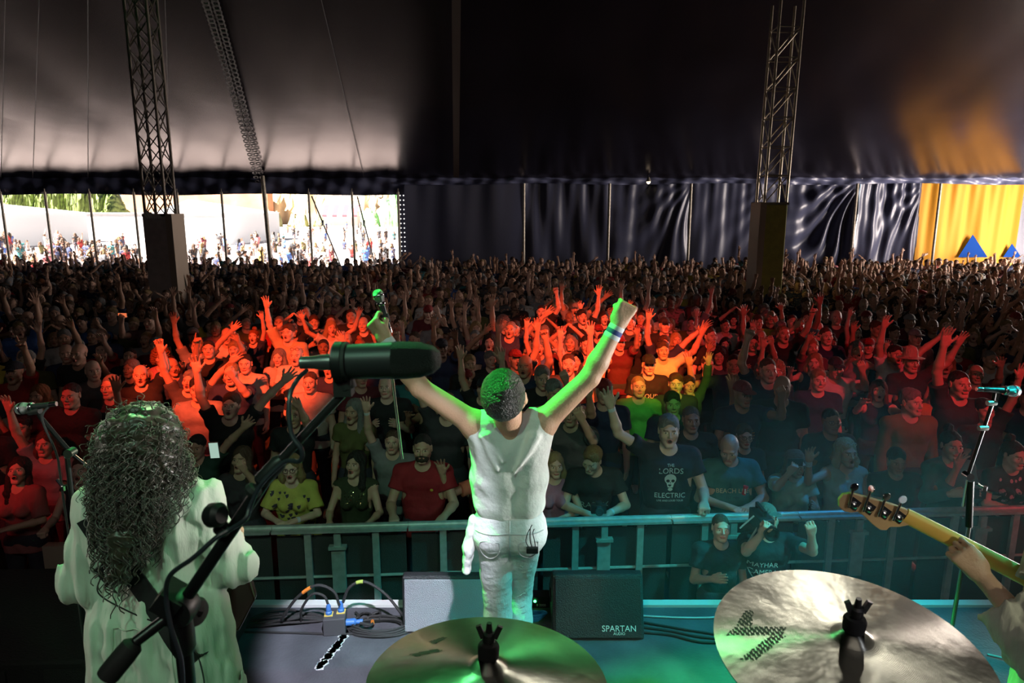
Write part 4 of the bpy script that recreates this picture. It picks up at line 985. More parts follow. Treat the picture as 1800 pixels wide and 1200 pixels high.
def cymbal(name, c, r, tilt, label, logos, solid, grime):
    T = empty(name, c, 0, label, 'cymbal', 'cymbals in front of the camera'); T.rotation_euler = tilt
    prof = [(.006, .040), (.015, .039), (.026, .034), (.034, .027), (.040, .023)] + [(.040 + (r - .040) * t, .023 - .030 * t ** 1.35 - .004 * t) for t in np.linspace(.08, 1, 22)]
    prof += [(q, z - .0018) for q, z in prof[::-1]]
    m = MB(); m.lathe(prof, 120, cap=False); cm = m.build('disc', M_CYM, T, smooth=True, auto=40)
    bv = bvh_of(cm.data)
    polys = []
    for (poly, ang, rad, sc) in logos:
        ca, sa = math.cos(ang), math.sin(ang); polys.append([(rad * ca + sc * (x * ca - y * sa), rad * sa + sc * (x * sa + y * ca)) for x, y in poly])
    for pl in polys:
        m = MB(); xs = [p[0] for p in pl]; ys = [p[1] for p in pl]
        def inside(x, y):
            c_ = False; j = len(pl) - 1
            for i in range(len(pl)):
                if (pl[i][1] > y) != (pl[j][1] > y) and x < (pl[j][0] - pl[i][0]) * (y - pl[i][1]) / (pl[j][1] - pl[i][1]) + pl[i][0]: c_ = not c_
                j = i
            return c_
        h = .0030
        for i in range(int((max(xs) - min(xs)) / h) + 1):
            for j in range(int((max(ys) - min(ys)) / h) + 1):
                x, y = min(xs) + i * h, min(ys) + j * h
                if not inside(x + h / 2, y + h / 2): continue
                if not solid and ((x + y * .35) / .0085) % 1 > .62: continue
                q = []
                for u, v in ((0, 0), (h, 0), (h, h), (0, h)):
                    hit = bv.ray_cast(Vector((x + u, y + v, .2)), Vector((0, 0, -1))); q.append(Vector((x + u, y + v, (hit[0].z if hit[0] else 0) + .0007)))
                m.add(q, [(0, 1, 2, 3)])
        o = m.build('printed_emblem', M_CPRINT, T)
    m = MB(); m.lathe([(.016, .038), (.020, .041), (.021, .062), (.018, .068)], 20); m.build('felt', mat('black_felt', (.01, .01, .01), 1), T, smooth=True)
    m = MB(); m.lathe([(.006, .07), (.012, .073), (.012, .088), (.007, .092), (.005, .110)], 14)
    for s in (-1, 1): m.box((s * .016, 0, .092), (.010, .007, .026), Matrix.Rotation(s * .4, 3, 'Y'))
    m.build('wing_nut', M_BLACKP, T, smooth=True)
    return T
arms = [[(-.050, -.012), (.045, -.012), (.062, .012), (-.040, .012)], [(-.045, .014), (-.018, .014), (.045, .075), (.015, .075)], [(.012, -.014), (.042, -.014), (.022, -.062), (.005, -.062)]]
def cym_stand(c, label, dx):
    T = empty('cymbal_stand', (c.x + dx, c.y, STZ), 0, label, 'cymbal stand', 'cymbal stands'); t = c - T.location
    m = MB(); m.tube([(0, 0, .35), (0, 0, t.z - .30)], .012, 12); m.build('pole', M_CHROME, T, smooth=True)
    m = MB(); m.tube([(0, 0, t.z - .31), (t.x, t.y, t.z - .02)], .008, 10); m.build('upper_rod', M_CHROME, T, smooth=True)
    m = MB(); m.lathe([(.02, -.03), (.02, .03)], 14, c=(0, 0, t.z - .31)); m.build('clamp', M_CHROME, T, smooth=True)
    for k in range(3):
        g = k * 2.09 + .4; m = MB(); m.tube([(0, 0, .42), (.3 * math.cos(g), .3 * math.sin(g), .012)], .010, 8); m.build('leg', M_CHROME, T, smooth=True)
cR = P(1496, 1120, 1.17); cR.z -= .02
cymbal('cymbal', cR, .250, (math.radians(7), 0, 0), 'large bronze cymbal with a striped black emblem, on the drum kit at the lower right', [(a, math.pi * .93, .165, 1) for a in arms] + [([(-.03, -.010), (.03, -.010), (.03, .010), (-.03, .010)], -1.15, .17, 1)], False, 0)
cL = P(857, 1172, 1.17); cL.z -= .02
cymbal('cymbal', cL, .232, (math.radians(-3), math.radians(2), 0), 'spotted bronze cymbal with a dark worn emblem, below the singer', [(a, math.pi * .80, .135, .62) for a in arms[1:]], True, 1)
cym_stand(cR, 'chrome stand under the large striped-emblem cymbal', .02); cym_stand(cL, 'chrome stand under the spotted cymbal below the singer', -.02)
# ------------------------------------------------------------------ the band
def make(name, fld, h, mt, parent=None, M=None, fine=((), (), ()), color=None, tint=None):
    V, F = solve(fld, h, fine); me = mk_mesh(name, V, F, mt, attr=None if tint is None else tint(V)); o = link(name, me, parent, M)
    if color: o.color = (*color, 1)
    return o
M_WSHIRT = mat('white_cotton', (.60, .62, .58), .8, bump=.35, bscale=26, noise=.06, nscale=5, sheen=.2)
M_WSHIRT2 = mat('white_muslin', (.56, .58, .50), .85, bump=.5, bscale=22, noise=.08, nscale=4, stretch=(1, 1, .25))
M_WPANTS = mat('white_denim', (.62, .62, .62), .8, bump=.3, bscale=60)
M_DHAIR = mat('dark_hair', (.015, .012, .009), .45, bump=.8, bscale=140)

# the singer, back to the camera
sg = Pose(((.80, .02, .57), (.58, -.10, .80), 'grip', (-.6, -.3, -.3)), ((-.70, .0, .71), (-.46, -.06, .89), 'fist', (0, -1, .1)), head=(-34, 5, -6), lean=(-4, 0), mouth=1, am=1.10, hs=1.13, sw_=.165, girth=.90, shp=(.72, 1.35, .80),
          legs=[((.085, 0, .92), (.055, -.03, .50), (.03, .02, .09)), ((-.085, 0, .92), (-.045, -.17, .53), (-.035, -.02, .11))])
sgM = Matrix.Translation((-.012, 3.06, STZ)) @ Matrix.Rotation(math.pi, 4, 'Z') @ Matrix.Scale(1.06, 4)
singer = make('person', body_field(sg), .0085, M_SKIN, None, sgM, fine_axes(sg, .0045, .005), (.52, .30, .19), lambda V: head_tint(V, sg))
setp(singer, 'singer seen from behind in white sleeveless top and white trousers, both arms raised wide', 'person', 'band members')
f = Fld(); f.add(hair_field('crop'), grow=.004); hr = make('hair', f, .0042, M_DHAIR, singer, sg.H)
f = shirt_field(sg, .012, 0, 0, .975, .078, 0, .0035, flare=.016)
tp = lambda x, y, z: sg.T @ Vector((x, y, z))
f.cone(tp(0, .11, 1.50), tp(0, .13, 1.40), .052, .030, k=.02, op='-')
for x, x2, z2 in ((-.12, -.05, 1.30), (-.10, -.02, 1.26), (.115, .05, 1.28), (.095, .03, 1.32)):     # folds falling from the shoulders
    f.cone(tp(x, .10, 1.43), tp(x2, .108, z2), .008, .002, k=.03)
f.noise(.003, (30, 30, 7), 22)
f.noise(.0045, (16, 16, 9), 21)
top = make('sleeveless_top', f, .0065, M_WSHIRT, singer)
f = pants_field(sg, .014, .0022)
f.noise(.0022, (8, 8, 42), 6)
for i in range(8): f.cone((-.075, .03 - .01 * i, .64 - .04 * i), (-.035, .04 - .012 * i, .625 - .04 * i), .004, .003, k=.02)
pants = make('trousers', f, .0065, M_WPANTS, singer)
bvp = bvh_of(pants.data)
def onp(x, z): h = bvp.ray_cast(Vector((x, .6, z)), Vector((0, -1, 0))); return (h[0] + Vector((0, .003, 0))) if h[0] else Vector((x, .11, z))
M_SEAMW = mat('white_seam', (.45, .45, .46), .8)
for (x0, nm) in ((.045, 'back_pocket'), (-.125, 'back_pocket')):
    pts = [onp(x0, .93), onp(x0 + .003, .87), onp(x0 + .04, .835), onp(x0 + .078, .865), onp(x0 + .08, .93)]
    m = MB(); m.tube(bez(pts + [pts[0]], 6), .0028, 6); m.build(nm, M_SEAMW, pants, smooth=True)
m = MB(); m.tube([onp(0, z) for z in np.linspace(.80, 1.02, 12)], .0028, 6); m.build('centre_seam', M_SEAMW, pants, smooth=True)
m = MB(); m.tube([onp(x, .965 + .1 * x * x) for x in np.linspace(-.15, .15, 18)], .0028, 6); m.build('waist_seam', M_SEAMW, pants, smooth=True)
q = onp(-.10, .90); pk = empty('wireless_pack', sgM @ (q + Vector((0, .012, 0))), 0, 'small black radio pack with thin wires in the singer back pocket', 'radio pack')
m = MB(); m.box((0, 0, 0), (.055, .02, .03)); m.build('case', M_BLACKP, pk, bevel=.004)
for k in range(3):
    m = MB(); m.tube(bez([(-.015 + .015 * k, 0, .012), (-.03 + .02 * k, -.01, .05), (-.022 + .012 * k, -.012, .09 + .02 * (k == 1)), (-.012 + .01 * k, -.008, .11 + .02 * (k == 1))], 6), .0022, 6); m.build('wire', M_RUBBER, pk, smooth=True)
f = Fld()   # shirt tail hanging at the hip
f.cone((.165, .02, .99), (.185, .03, .86), .026, .036, k=.03, S=(1.4, .8, 1)); f.cone((.185, .03, .86), (.195, .03, .76), .030, .030, k=.03, S=(1.4, .8, 1)); f.noise(.004, 40, 5); f.plane((0, 0, -1), -.745)
make('shirt_tail', f, .006, M_WSHIRT, top)
# wristbands and shoes
M_BANDB = mat('blue_band', (.03, .05, .22), .7); M_BANDW = mat('white_band', (.6, .6, .62), .7)
for s, cols in ((1, (M_BANDW, M_BANDB)), (-1, (M_BANDW, M_BANDB, M_BANDW))):
    sh, el, wr, HM, k = sg.arms[s]; d = (wr - el).normalized()
    for i, c in enumerate(cols):
        w_ = .060 / len(cols); o0 = wr - d * (.015 + w_ * i)
        m = MB(); m.lathe([(.0335 + .0012 * i, -w_ / 2), (.0345 + .0012 * i, -w_ / 4), (.0345 + .0012 * i, w_ / 4), (.0335 + .0012 * i, w_ / 2)], 24, rotto(d), c=o0); m.build('wristband', c, singer, smooth=True)
for an in ((.03, .02), (-.035, -.02)):
    f = Fld(); f.cone((an[0], an[1] + .02, .06), (an[0], an[1] - .16, .045), .050, .040, k=.03); f.cone((an[0], an[1], .06), (an[0], an[1], .12), .046, .045, k=.03); f.plane((0, 0, -1), -.0); make('shoe', f, .008, M_WSHIRT, singer)
m = MB(); c = sg.neck + Vector((0, 0, .01)); m.tube([c + Vector((.058 * math.cos(t), .062 * math.sin(t), -.012 * math.sin(t) + .01)) for t in np.linspace(0, 6.28, 30)[:-1]], .0022, 6, closed=True)
nk = m.build('necklace', mat('dark_cord', (.03, .02, .015), .6), singer, smooth=True)
# the microphone in the raised hand, its stand tube hanging below
HM = sgM @ sg.arms[1][3]; gc = HM @ Vector((-.005, -.032, .085)); tip = P(663, 509, 3.10); dm = (tip - gc).normalized()
YS = gc.y
mt_, mp_ = P(663, 512, YS), P(683, 575, YS)
vocal_mic('vocal_microphone', mt_, mp_, 'green-lit vocal microphone held up by the singer', L=(mt_ - mp_).length - .02)
T = empty('microphone_stand', P(690, 665, YS), 0, 'thin bright tube of a microphone stand hanging below the raised microphone', 'microphone stand')
m = MB(); m.tube([lp(T, P(677, 556, YS + .03)), lp(T, P(683, 610, YS + .03)), lp(T, P(707, 806, YS + .01))], .0075, 12); m.build('tube', mat('pale_steel', (.65, .68, .68), .22, metal=1), T, smooth=True)
m = MB(); m.lathe([(.017, -.02), (.019, .02)], 14, rotto(mt_ - mp_), c=lp(T, mp_.lerp(mt_, .25))); m.build('microphone_clip', M_RUBBER, T, smooth=True)

# the guitarist with long curly hair
gt = Pose((('ik', (.20, -.22, 1.10), (.2, .5, -.6), 'relax', (0, 0, 1), (0, -1, .1))), (('ik', (-.18, -.24, 1.08), (-.45, .5, -.6), 'grip', (0, 1, 0), (0, -1, .2))), head=(8, 0, 4), lean=(0, 0))
gM = Matrix.Translation((-1.335, 2.36, STZ)) @ Matrix.Rotation(math.pi + .12, 4, 'Z') @ Matrix.Scale(1.02, 4)
guit = make('person', body_field(gt), .010, M_SKIN, None, gM, fine_axes(gt, .006, .006), (.50, .32, .20), lambda V: head_tint(V, gt))
setp(guit, 'guitarist seen from behind with long dark curly hair and a loose white shirt', 'person', 'band members')
f = Fld(); torso(f, gt, .026)
for z, r in ((.98, .135), (.78, .165), (.58, .19)): f.cone((-.09, .02, z), (.09, .02, z), r, k=.12)
for s in (1, -1):
    sh, el, wr = gt.arms[s][:3]; f.cone(sh, sh.lerp(el, .6), .062, .070, k=.04); f.cone(sh.lerp(el, .6), el, .070, .074, k=.03); f.cone(el, el.lerp(wr, .35), .074, .064, k=.03)
    u = (wr - el).normalized(); c = el.lerp(wr, .30); f.plane(tuple(u), u.dot(c), c=tuple(c), rad=.12)
f.noise(.011, (62, 62, 7), 7); f.noise(.009, (26, 26, 22), 3); f.plane((0, 0, -1), -.50); f.cone((0, -.02, 1.51), (0, -.03, 1.7), .075, .12, k=.004, op='-')
gs = make('loose_shirt', f, .0085, M_WSHIRT2, guit)
bvs = bvh_of(gs.data)
def ons(x, z, l=.004): h = bvs.ray_cast(Vector((x, .8, z)), Vector((0, -1, 0))); return (h[0] + Vector((0, l, 0))) if h[0] else Vector((x, .16, z))
m = MB(); m.tube([ons(x, 1.02 + .03 * abs(x)) for x in np.linspace(-.09, .10, 20)], .0025, 6); m.tube([ons(.10 + .02 * t, 1.02 - .3 * t) for t in np.linspace(0, 1, 12)], .0022, 6); m.tube([ons(-.09 - .02 * t, 1.02 - .3 * t) for t in np.linspace(0, 1, 12)], .0022, 6)
m.build('back_seam', mat('shirt_seam', (.42, .46, .38), .8), gs, smooth=True)
make('trousers', pants_field(gt), .016, M_CLOTH, guit, color=(.02, .02, .025))
# hair: a dense body and many curls
M_CURL = mat('curly_hair', (.030, .018, .009), .4, sheen=.3)
f = Fld(); f.ell((0, .035, .045), (.118, .122, .105), k=.02); f.ell((0, .05, -.06), (.122, .105, .12), k=.06); f.ell((.015, .095, -.19), (.088, .062, .12), k=.06); f.cone((.035, .115, -.24), (.05, .135, -.36), .060, .030, k=.04)
f.noise(.009, 60, 8); f.ell((0, -.12, -.04), (.065, .075, .11), k=.01, op='-')
hb = make('hair', f, .008, M_CURL, guit, gt.H @ Matrix.Scale(1.12, 4))
rs = random.Random(4)
for grp in range(1):
    m = MB()
    for k in range(820):
        th = rs.uniform(-.35, math.pi + .35); ph = math.asin(rs.uniform(-.75, 1))
        d = Vector((math.cos(th) * math.cos(ph), math.sin(th) * math.cos(ph), math.sin(ph))); c = Vector((0, .035, -.01)) + Vector((d.x * .098, d.y * .105, d.z * .128 if d.z > 0 else d.z * .18))
        L = rs.uniform(.05, .10) + (.14 if ph < .2 and rs.random() < .6 else 0); st = .0050; n = int(L / st); rr = rs.uniform(.005, .011); fr = rs.uniform(120, 210); a0 = rs.random() * 6.28
        v = (d * rs.uniform(.3, .8) + Vector((rs.uniform(-.5, .5), rs.uniform(-.5, .5), rs.uniform(-.3, .2)))).normalized(); pts = []
        for i in range(n):
            v = (v + Vector((0, 0, -.13)) + (Vector((-c.x, -c.y + .05, 0)) * .5 if c.z < -.15 else Vector())).normalized(); c = c + v * st
            u = v.cross(Vector((.3, .8, .5))).normalized(); w_ = v.cross(u); g_ = fr * st * i + a0; pts.append(c + (u * math.cos(g_) + w_ * math.sin(g_)) * rr)
        m.tube(pts, [.0021 * (1 - .5 * i / n) for i in range(n)], 3, cap=False)
    for k in range(170):
        x0 = rs.uniform(-.085, .115); L = rs.uniform(.18, .40) * (1 - abs(x0 - .02) * 3.5); rr = rs.uniform(.006, .013); a0 = rs.random() * 6; fq = rs.uniform(70, 130); z0 = rs.uniform(-.16, -.04); y0 = rs.uniform(.125, .165)
        pts = [Vector((x0 * (1 - .9 * t) + .12 * t + rr * math.cos(fq * t + a0), y0 + .03 * t + rr * .8 * math.sin(fq * t + a0), z0 - t * .85)) for t in np.linspace(0, L, 34)]
        m.tube(pts, .0021, 3, cap=False)
    o = link('curls', m.mesh('curls', M_CURL, True), hb)
# strap, radio pack and guitar
ps = [ons(.16, 1.42), ons(.12, 1.34), ons(.06, 1.24), ons(.0, 1.15), ons(-.06, 1.06), ons(-.12, .97), ons(-.16, .88), Vector((-.22, .06, .84))]
m = MB(); q = bez(ps, 6)
for i in range(len(q) - 1):
    d = (q[i + 1] - q[i]).normalized(); sd = Vector((0, 1, 0)).cross(d).normalized() * .034
    m.add([q[i] - sd, q[i] + sd, q[i + 1] + sd, q[i + 1] - sd] + [v + Vector((0, .007, 0)) for v in (q[i] - sd, q[i] + sd, q[i + 1] + sd, q[i + 1] - sd)], [(0, 1, 2, 3), (7, 6, 5, 4), (0, 4, 5, 1), (2, 6, 7, 3), (1, 5, 6, 2), (0, 3, 7, 4)])
GT = empty('electric_guitar', gM @ Vector((0, 0, 1.0)), math.pi + .12, 'electric guitar on a wide black strap, worn by the long-haired guitarist', 'guitar')
def tog(o): o.matrix_local = GT.matrix_local.inverted() @ gM if False else (Matrix.Rotation(-(math.pi + .12), 4, 'Z') @ Matrix.Translation(-GT.location) @ gM); return o
tog(m.build('strap', mat('black_leather', (.012, .012, .013), .5), GT))
body = [(-.20, -.02), (-.17, .12), (-.10, .14), (-.04, .10), (.06, .11), (.12, .16), (.20, .14), (.18, .04), (.20, -.08), (.12, -.16), (-.02, -.13), (-.12, -.16)]
Mg = Matrix.Rotation(math.pi / 2, 3, 'X')
m = MB(); m.prism([(x * .95, y) for x, y in body], .045, Mg, c=(-.10, -.20, .92)); tog(m.build('body', mat('dark_lacquer', (.03, .012, .01), .2), GT, bevel=.008))
NK = rotto(Vector((.42, -.88, .22))) @ Matrix.Rotation(math.pi / 2, 3, 'Y')
m = MB(); m.box(Vector((.02, -.20, .93)) + Vector((.42, -.88, .22)) * .30, (.60, .025, .045), NK); tog(m.build('neck', mat('maple', (.4, .24, .08), .4), GT))
m = MB(); m.box(Vector((.02, -.20, .93)) + Vector((.42, -.88, .22)) * .66, (.15, .018, .075), NK); tog(m.build('headstock', mat('maple_head', (.4, .24, .08), .4), GT))
pc = ons(.085, 1.235) + Vector((0, .022, 0)); rp = empty('radio_pack', gM @ pc, math.pi + .12, 'black radio pack with a white label and a blue light clipped on the guitar strap', 'radio pack')
Mr = Matrix.Rotation(.55, 3, 'Y')
for nm, c, d_, mt in (('case', (0, 0, 0), (.115, .026, .068), M_BLACKP), ('white_label', (.02, .0135, -.0), (.020, .002, .026), M_WHITEPRINT), ('display', (-.035, .0135, .006), (.020, .002, .014), mat('blue_display', (.05, .1, .9), .3, emit=(.08, .2, 1), es=1.6))):
    m = MB(); m.box(Mr @ Vector(c), d_, Mr); m.build(nm, mt, rp)
m = MB(); m.tube(bez([Vector((.05, .0, -.03)), Vector((.06, .01, -.09)), Vector((-.02, .02, -.15)), Vector((-.12, .03, -.20)), Vector((-.16, .0, -.22))], 8), .0028, 6); m.build('wire', M_RUBBER, rp, smooth=True)
m = MB(); hh = ons(-.185, .86) - Vector((0, .0, 0)); 
cable([gM @ Vector((-.17, .15, .90)), gM @ Vector((-.20, .20, .80)), gM @ Vector((-.17, .21, .70)), gM @ Vector((-.13, .20, .78)), gM @ Vector((-.12, .18, .86))], .0028, 'thin black guitar lead looping over the white shirt tail', g='thin leads')

# the bass player at the right edge: arm, hand and sleeve reach into the picture
bM = Matrix.Translation((1.92, 2.02, STZ)) @ Matrix.Rotation(math.pi + .05, 4, 'Z') @ Matrix.Scale(1.0, 4)
_bi = bM.inverted(); _w = _bi @ P(1724, 1010, 2.06)
bs = Pose(('ik', tuple(_w), (.35, .5, -.9), 'grip', (.25, -1, .35), (.62, -.25, .75)), (('ik', (-.16, -.27, 1.02), (-.7, .4, -.4), 'relax', (0, 0, 1), (.6, -.8, 0))), head=(5, 0, 0))
bass_p = make('person', body_field(bs), .010, M_SKIN, None, bM, fine_axes(bs, .006, .0045), (.55, .38, .26), lambda V: head_tint(V, bs))
setp(bass_p, 'bass player in a loose pale shirt, only an arm at the edge of the view', 'person', 'band members')
f = Fld(); torso(f, bs, .035)
for z, r in ((.95, .135), (.75, .150)): f.cone((-.09, .02, z), (.09, .02, z), r, k=.10)
for s in (1, -1):
    sh, el, wr = bs.arms[s][:3]; f.cone(sh, sh.lerp(el, .6), .075, .095, k=.05); f.cone(sh.lerp(el, .6), el, .095, .105, k=.04); f.cone(el, el.lerp(wr, .6), .100, .080, k=.04)
    u = (wr - el).normalized(); c = el.lerp(wr, .60); f.plane(tuple(u), u.dot(c), c=tuple(c), rad=.12)
f.noise(.010, (55, 55, 8), 12); f.noise(.009, (26, 26, 22), 5); f.plane((0, 0, -1), -.60); f.cone((0, -.02, 1.51), (0, -.03, 1.7), .075, .12, k=.004, op='-')
make('loose_shirt', f, .009, M_WSHIRT2, bass_p)
make('trousers', pants_field(bs), .016, M_CLOTH, bass_p, color=(.02, .02, .025))
make('hair', hair_field('short'), .008, M_DHAIR, bass_p, bs.H)
# the bass guitar
YB = 2.17
hN = P(1590, 905, YB); eN = P(1775, 1000, YB - .04); dN = (eN - hN).normalized(); BT = empty('bass_guitar', hN, 0, 'bass guitar with a pale maple neck and headstock held by the bass player', 'bass guitar')
up = Vector((0, 0, 1)); up = (up - dN * up.dot(dN)).normalized(); nrm = up.cross(dN)       # board faces the crowd
Mb = Matrix((dN, up, nrm)).transposed()
M_MAPLE = mat('maple_neck', (.78, .50, .12), .35, noise=.12, nscale=12, stretch=(.2, 1, 1), coat=.3); M_MAPLEH = mat('maple_headstock', (.55, .36, .18), .4, noise=.1, nscale=10)
m = MB(); prof = [(.021 * math.cos(t), .024 * math.sin(t) * .55) for t in np.linspace(0, math.pi, 9)]
Ln = .88
vs = []; 
for L_ in (0, Ln):
    k = 1.25 + .35 * L_
    for y, z in prof: vs.append(Mb @ Vector((L_, y * k, -z)))
n = len(prof); m.add(vs, [(i, i + 1, n + i + 1, n + i) for i in range(n - 1)] + [(n - 1, 0, n, 2 * n - 1), tuple(range(n)), tuple(range(2 * n - 1, n - 1, -1))]); m.build('neck', M_MAPLE, BT, smooth=True, auto=50)
m = MB(); m.prism([(0, -.026), (Ln, -.034), (Ln, .034), (0, .026)], .006, Mb, c=nrm * .003); m.build('fingerboard', mat('fingerboard', (.45, .28, .07), .4), BT)
u = 1 / 600 * 1.02
def hp(px, py): a = P(px, py, YB) - hN; return (a.dot(dN), a.dot(up))
hs = [hp(1594, 894), hp(1570, 886), hp(1530, 876), hp(1498, 869), hp(1486, 872), hp(1478, 881), hp(1478, 894), hp(1486, 902), hp(1498, 904), hp(1510, 902), hp(1521, 909), hp(1535, 923), hp(1548, 932), hp(1558, 932), hp(1564, 926), hp(1580, 925), hp(1596, 921)]
m = MB(); m.prism(hs, .016, Mb); m.build('headstock', M_MAPLEH, BT, bevel=.003)
for i, (px, py, kx, ky) in enumerate(((1502, 886, 1500, 860), (1527, 892, 1529, 862), (1553, 899, 1554, 874), (1577, 905, 1581, 878))):
    x, y = hp(px, py); kx_, ky_ = hp(kx, ky)
    m = MB(); m.prism([(x - .016, y - .016), (x + .020, y - .022), (x + .022, y + .014), (x - .014, y + .020)], .004, Mb, c=-nrm * .010); m.lathe([(.011, .010), (.011, .018), (.006, .022)], 16, rotto(-nrm), c=Mb @ Vector((x + .006, y - .004, 0))); g_ = m.build('tuning_machine', M_CHROME, BT)
    m = MB(); m.tube([Mb @ Vector((x - .010, y - .020, -.018)), Mb @ Vector((kx_, ky_, -.018))], .0045, 8); m.build('key_shaft', M_CHROME, g_, smooth=True)
    ax = rotto(Mb @ Vector((.3 if i != 1 else 1, .25, -1 if i != 1 else .2))); m = MB(); m.lathe([(.003, -.003), (.015, -.0025), (.017, 0), (.015, .0025), (.003, .003)], 18, ax @ Matrix.Diagonal((1, .8, 1)).to_3x3(), c=Mb @ Vector((kx_, ky_ + .008, -.018))); m.build('tuning_key', M_CHROME if i != 3 else mat('white_key', (.8, .8, .95), .4), g_, smooth=True)
for i in range(4):
    m = MB(); m.tube([Mb @ Vector((-.02, .012 - .008 * i, .010)), Mb @ Vector((Ln + .2, .015 - .010 * i, .014))], .001, 5); m.build('string', M_CHROME, BT)
m = MB(); m.prism([(Ln + x * 1.25 + .2, y * 1.1) for x, y in body], .045, Mb); m.build('body', mat('bass_lacquer', (.05, .01, .01), .25), BT, bevel=.008)
# ------------------------------------------------------------------ the crowd
def A(n, s):
    d = {'down': ((.18, -.05, -1), (.05, -.25, -1), 'relax', (-1, 0, 0)), 'rail': ((.30, -.35, -.90), (-.25, -1, .0), 'fist', (0, 0, -1)), 'railin': ((.35, -.40, -.85), (-.75, -.75, .02), 'relax', (0, 0, -1)),
         'up': ((.30, -.15, .95), (.0, -.2, 1), 'open', (0, -1, 0)), 'wide': ((.80, -.1, .55), (.30, -.2, .95), 'open', (0, -1, 0)), 'front': ((.2, -.75, .55), (-.05, -.55, .85), 'open', (0, -1, -.3)),
         'frontlow': ((.35, -.9, .0), (-.1, -.75, .65), 'open', (0, -1, -.2)), 'fist': ((.45, -.2, .80), (-.15, -.1, 1), 'fist', (0, -1, 0)), 'point': ((.35, -.4, .8), (.1, -.4, .9), 'point', (0, -1, 0)),
         'phone': ((.25, -.70, .10), (-.30, -.45, .85), 'grip', (0, 1, 0)), 'clap': ((.50, -.35, .70), (-.72, -.25, .70), 'flat', (-1, 0, 0)), 'chest': ((.25, -.3, -.95), (-.45, -.75, .45), 'flat', (-1, 0, .2)),
         'bentup': ((.75, -.45, -.1), (.15, -.25, 1), 'open', (0, -1, 0)), 'sway': ((.6, -.1, .75), (.75, -.15, .7), 'open', (0, -1, 0))}[n]
    return tuple(((v[0] * s, v[1], v[2]) if isinstance(v, tuple) else v) for v in d)
TP = [  # left arm, right arm, keywords, sleeve, arms phrase
    ('up', 'down', dict(mouth=1, head=(-6, 0, 4)), .55, 'one arm raised'), ('down', 'up', dict(male=False, mouth=1, head=(-8, 0, -8)), 0, 'one arm raised'),
    ('up', 'up', dict(mouth=1, head=(-10, 0, 0)), .5, 'both arms raised'), ('wide', 'wide', dict(male=False, mouth=1, head=(-8, 4, 5)), .45, 'both arms spread high'),
    ('front', 'down', dict(head=(-4, 0, 12)), .6, 'one hand reaching forward'), ('down', 'front', dict(male=False, head=(-6, 0, -10)), .35, 'one hand reaching forward'),
    ('fist', 'down', dict(mouth=1, g=1.12, head=(-6, 0, 5)), .6, 'one fist raised'), ('clap', 'clap', dict(male=False, head=(-5, 0, 0)), .5, 'hands clapping overhead'),
    ('down', 'down', dict(head=(-5, 0, 8)), .6, 'arms down'), ('down', 'down', dict(male=False, mouth=1, head=(-3, 3, -14)), .4, 'arms down'),
    ('chest', 'chest', dict(head=(-4, -3, -6), g=1.1), .6, 'hands clapping at the chest'), ('frontlow', 'frontlow', dict(male=False, mouth=1, head=(-6, 0, 0)), 0, 'both hands held out'),
    ('phone', 'chest', dict(head=(2, 0, 6)), .55, 'holding one hand up'), ('sway', 'up', dict(mouth=1, head=(-8, 5, -5)), .55, 'both arms waving high'),
    ('down', 'bentup', dict(mouth=0, g=1.2, head=(-4, 0, 3)), .6, 'one bent arm raised'), ('point', 'down', dict(mouth=1, head=(-7, 0, 10)), .7, 'one finger pointing up'),
    ('down', 'down', dict(g=1.2, head=(-8, 0, 0)), .6, 'arms down'), ('up', 'front', dict(male=False, mouth=1, head=(-9, 0, 6)), .4, 'both arms raised')]
def mkpose(a, b, kw):
    kw = dict(kw); g = kw.pop('g', 1.0); return Pose(A(a, 1), A(b, -1), girth=g, **kw)
HAIRS = {}
def hair_mesh(st):
    if st not in HAIRS: V, F = solve(hair_field(st), .0065); HAIRS[st] = decim(mk_mesh('hair', V, F, M_HAIR), .35)
    return HAIRS[st]
class Tmpl: pass
def template(a, b, kw, sleeve, h=.0135, hh=.0058, **sk):
    t = Tmpl(); t.p = p = mkpose(a, b, kw) if not isinstance(a, Pose) else a
    V, F = solve(body_field(p), h, fine_axes(p, hh, .0062)); t.body = decim(mk_mesh('body', V, F, M_SKIN, attr=head_tint(V, p)), .33)
    V, F = solve(shirt_field(p, .013, sleeve, **sk), h); t.shirt = decim(mk_mesh('shirt', V, F, M_CLOTH), .45)
    V, F = solve(pants_field(p), h * 1.4); t.pants = decim(mk_mesh('trousers', V, F, M_CLOTH), .35); return t
TT = [template(a, b, kw, sl) for a, b, kw, sl, _ in TP]
SKINS = [(.50, .30, .21), (.56, .35, .26), (.46, .27, .18), (.60, .40, .31), (.38, .21, .13), (.20, .11, .07)]
HCOL = {'black-haired': (.012, .010, .009), 'brown-haired': (.06, .032, .016), 'fair-haired': (.24, .16, .07), 'grey-haired': (.17, .165, .16), 'red-haired': (.22, .07, .02)}
SCOL = {'black': (.012, .012, .014), 'navy': (.02, .03, .08), 'dark grey': (.06, .06, .065), 'white': (.55, .55, .53), 'grey': (.22, .22, .23), 'red': (.35, .02, .02), 'teal': (.03, .16, .17), 'olive': (.10, .10, .03), 'pink': (.50, .18, .20), 'blue': (.05, .12, .35), 'yellow': (.5, .40, .06), 'burgundy': (.12, .015, .025)}
SW = ['black'] * 9 + ['navy'] * 6 + ['dark grey'] * 4 + ['white'] * 3 + ['grey'] * 3 + ['red', 'teal', 'olive', 'pink', 'blue', 'yellow', 'burgundy', 'burgundy']
PLACED = []
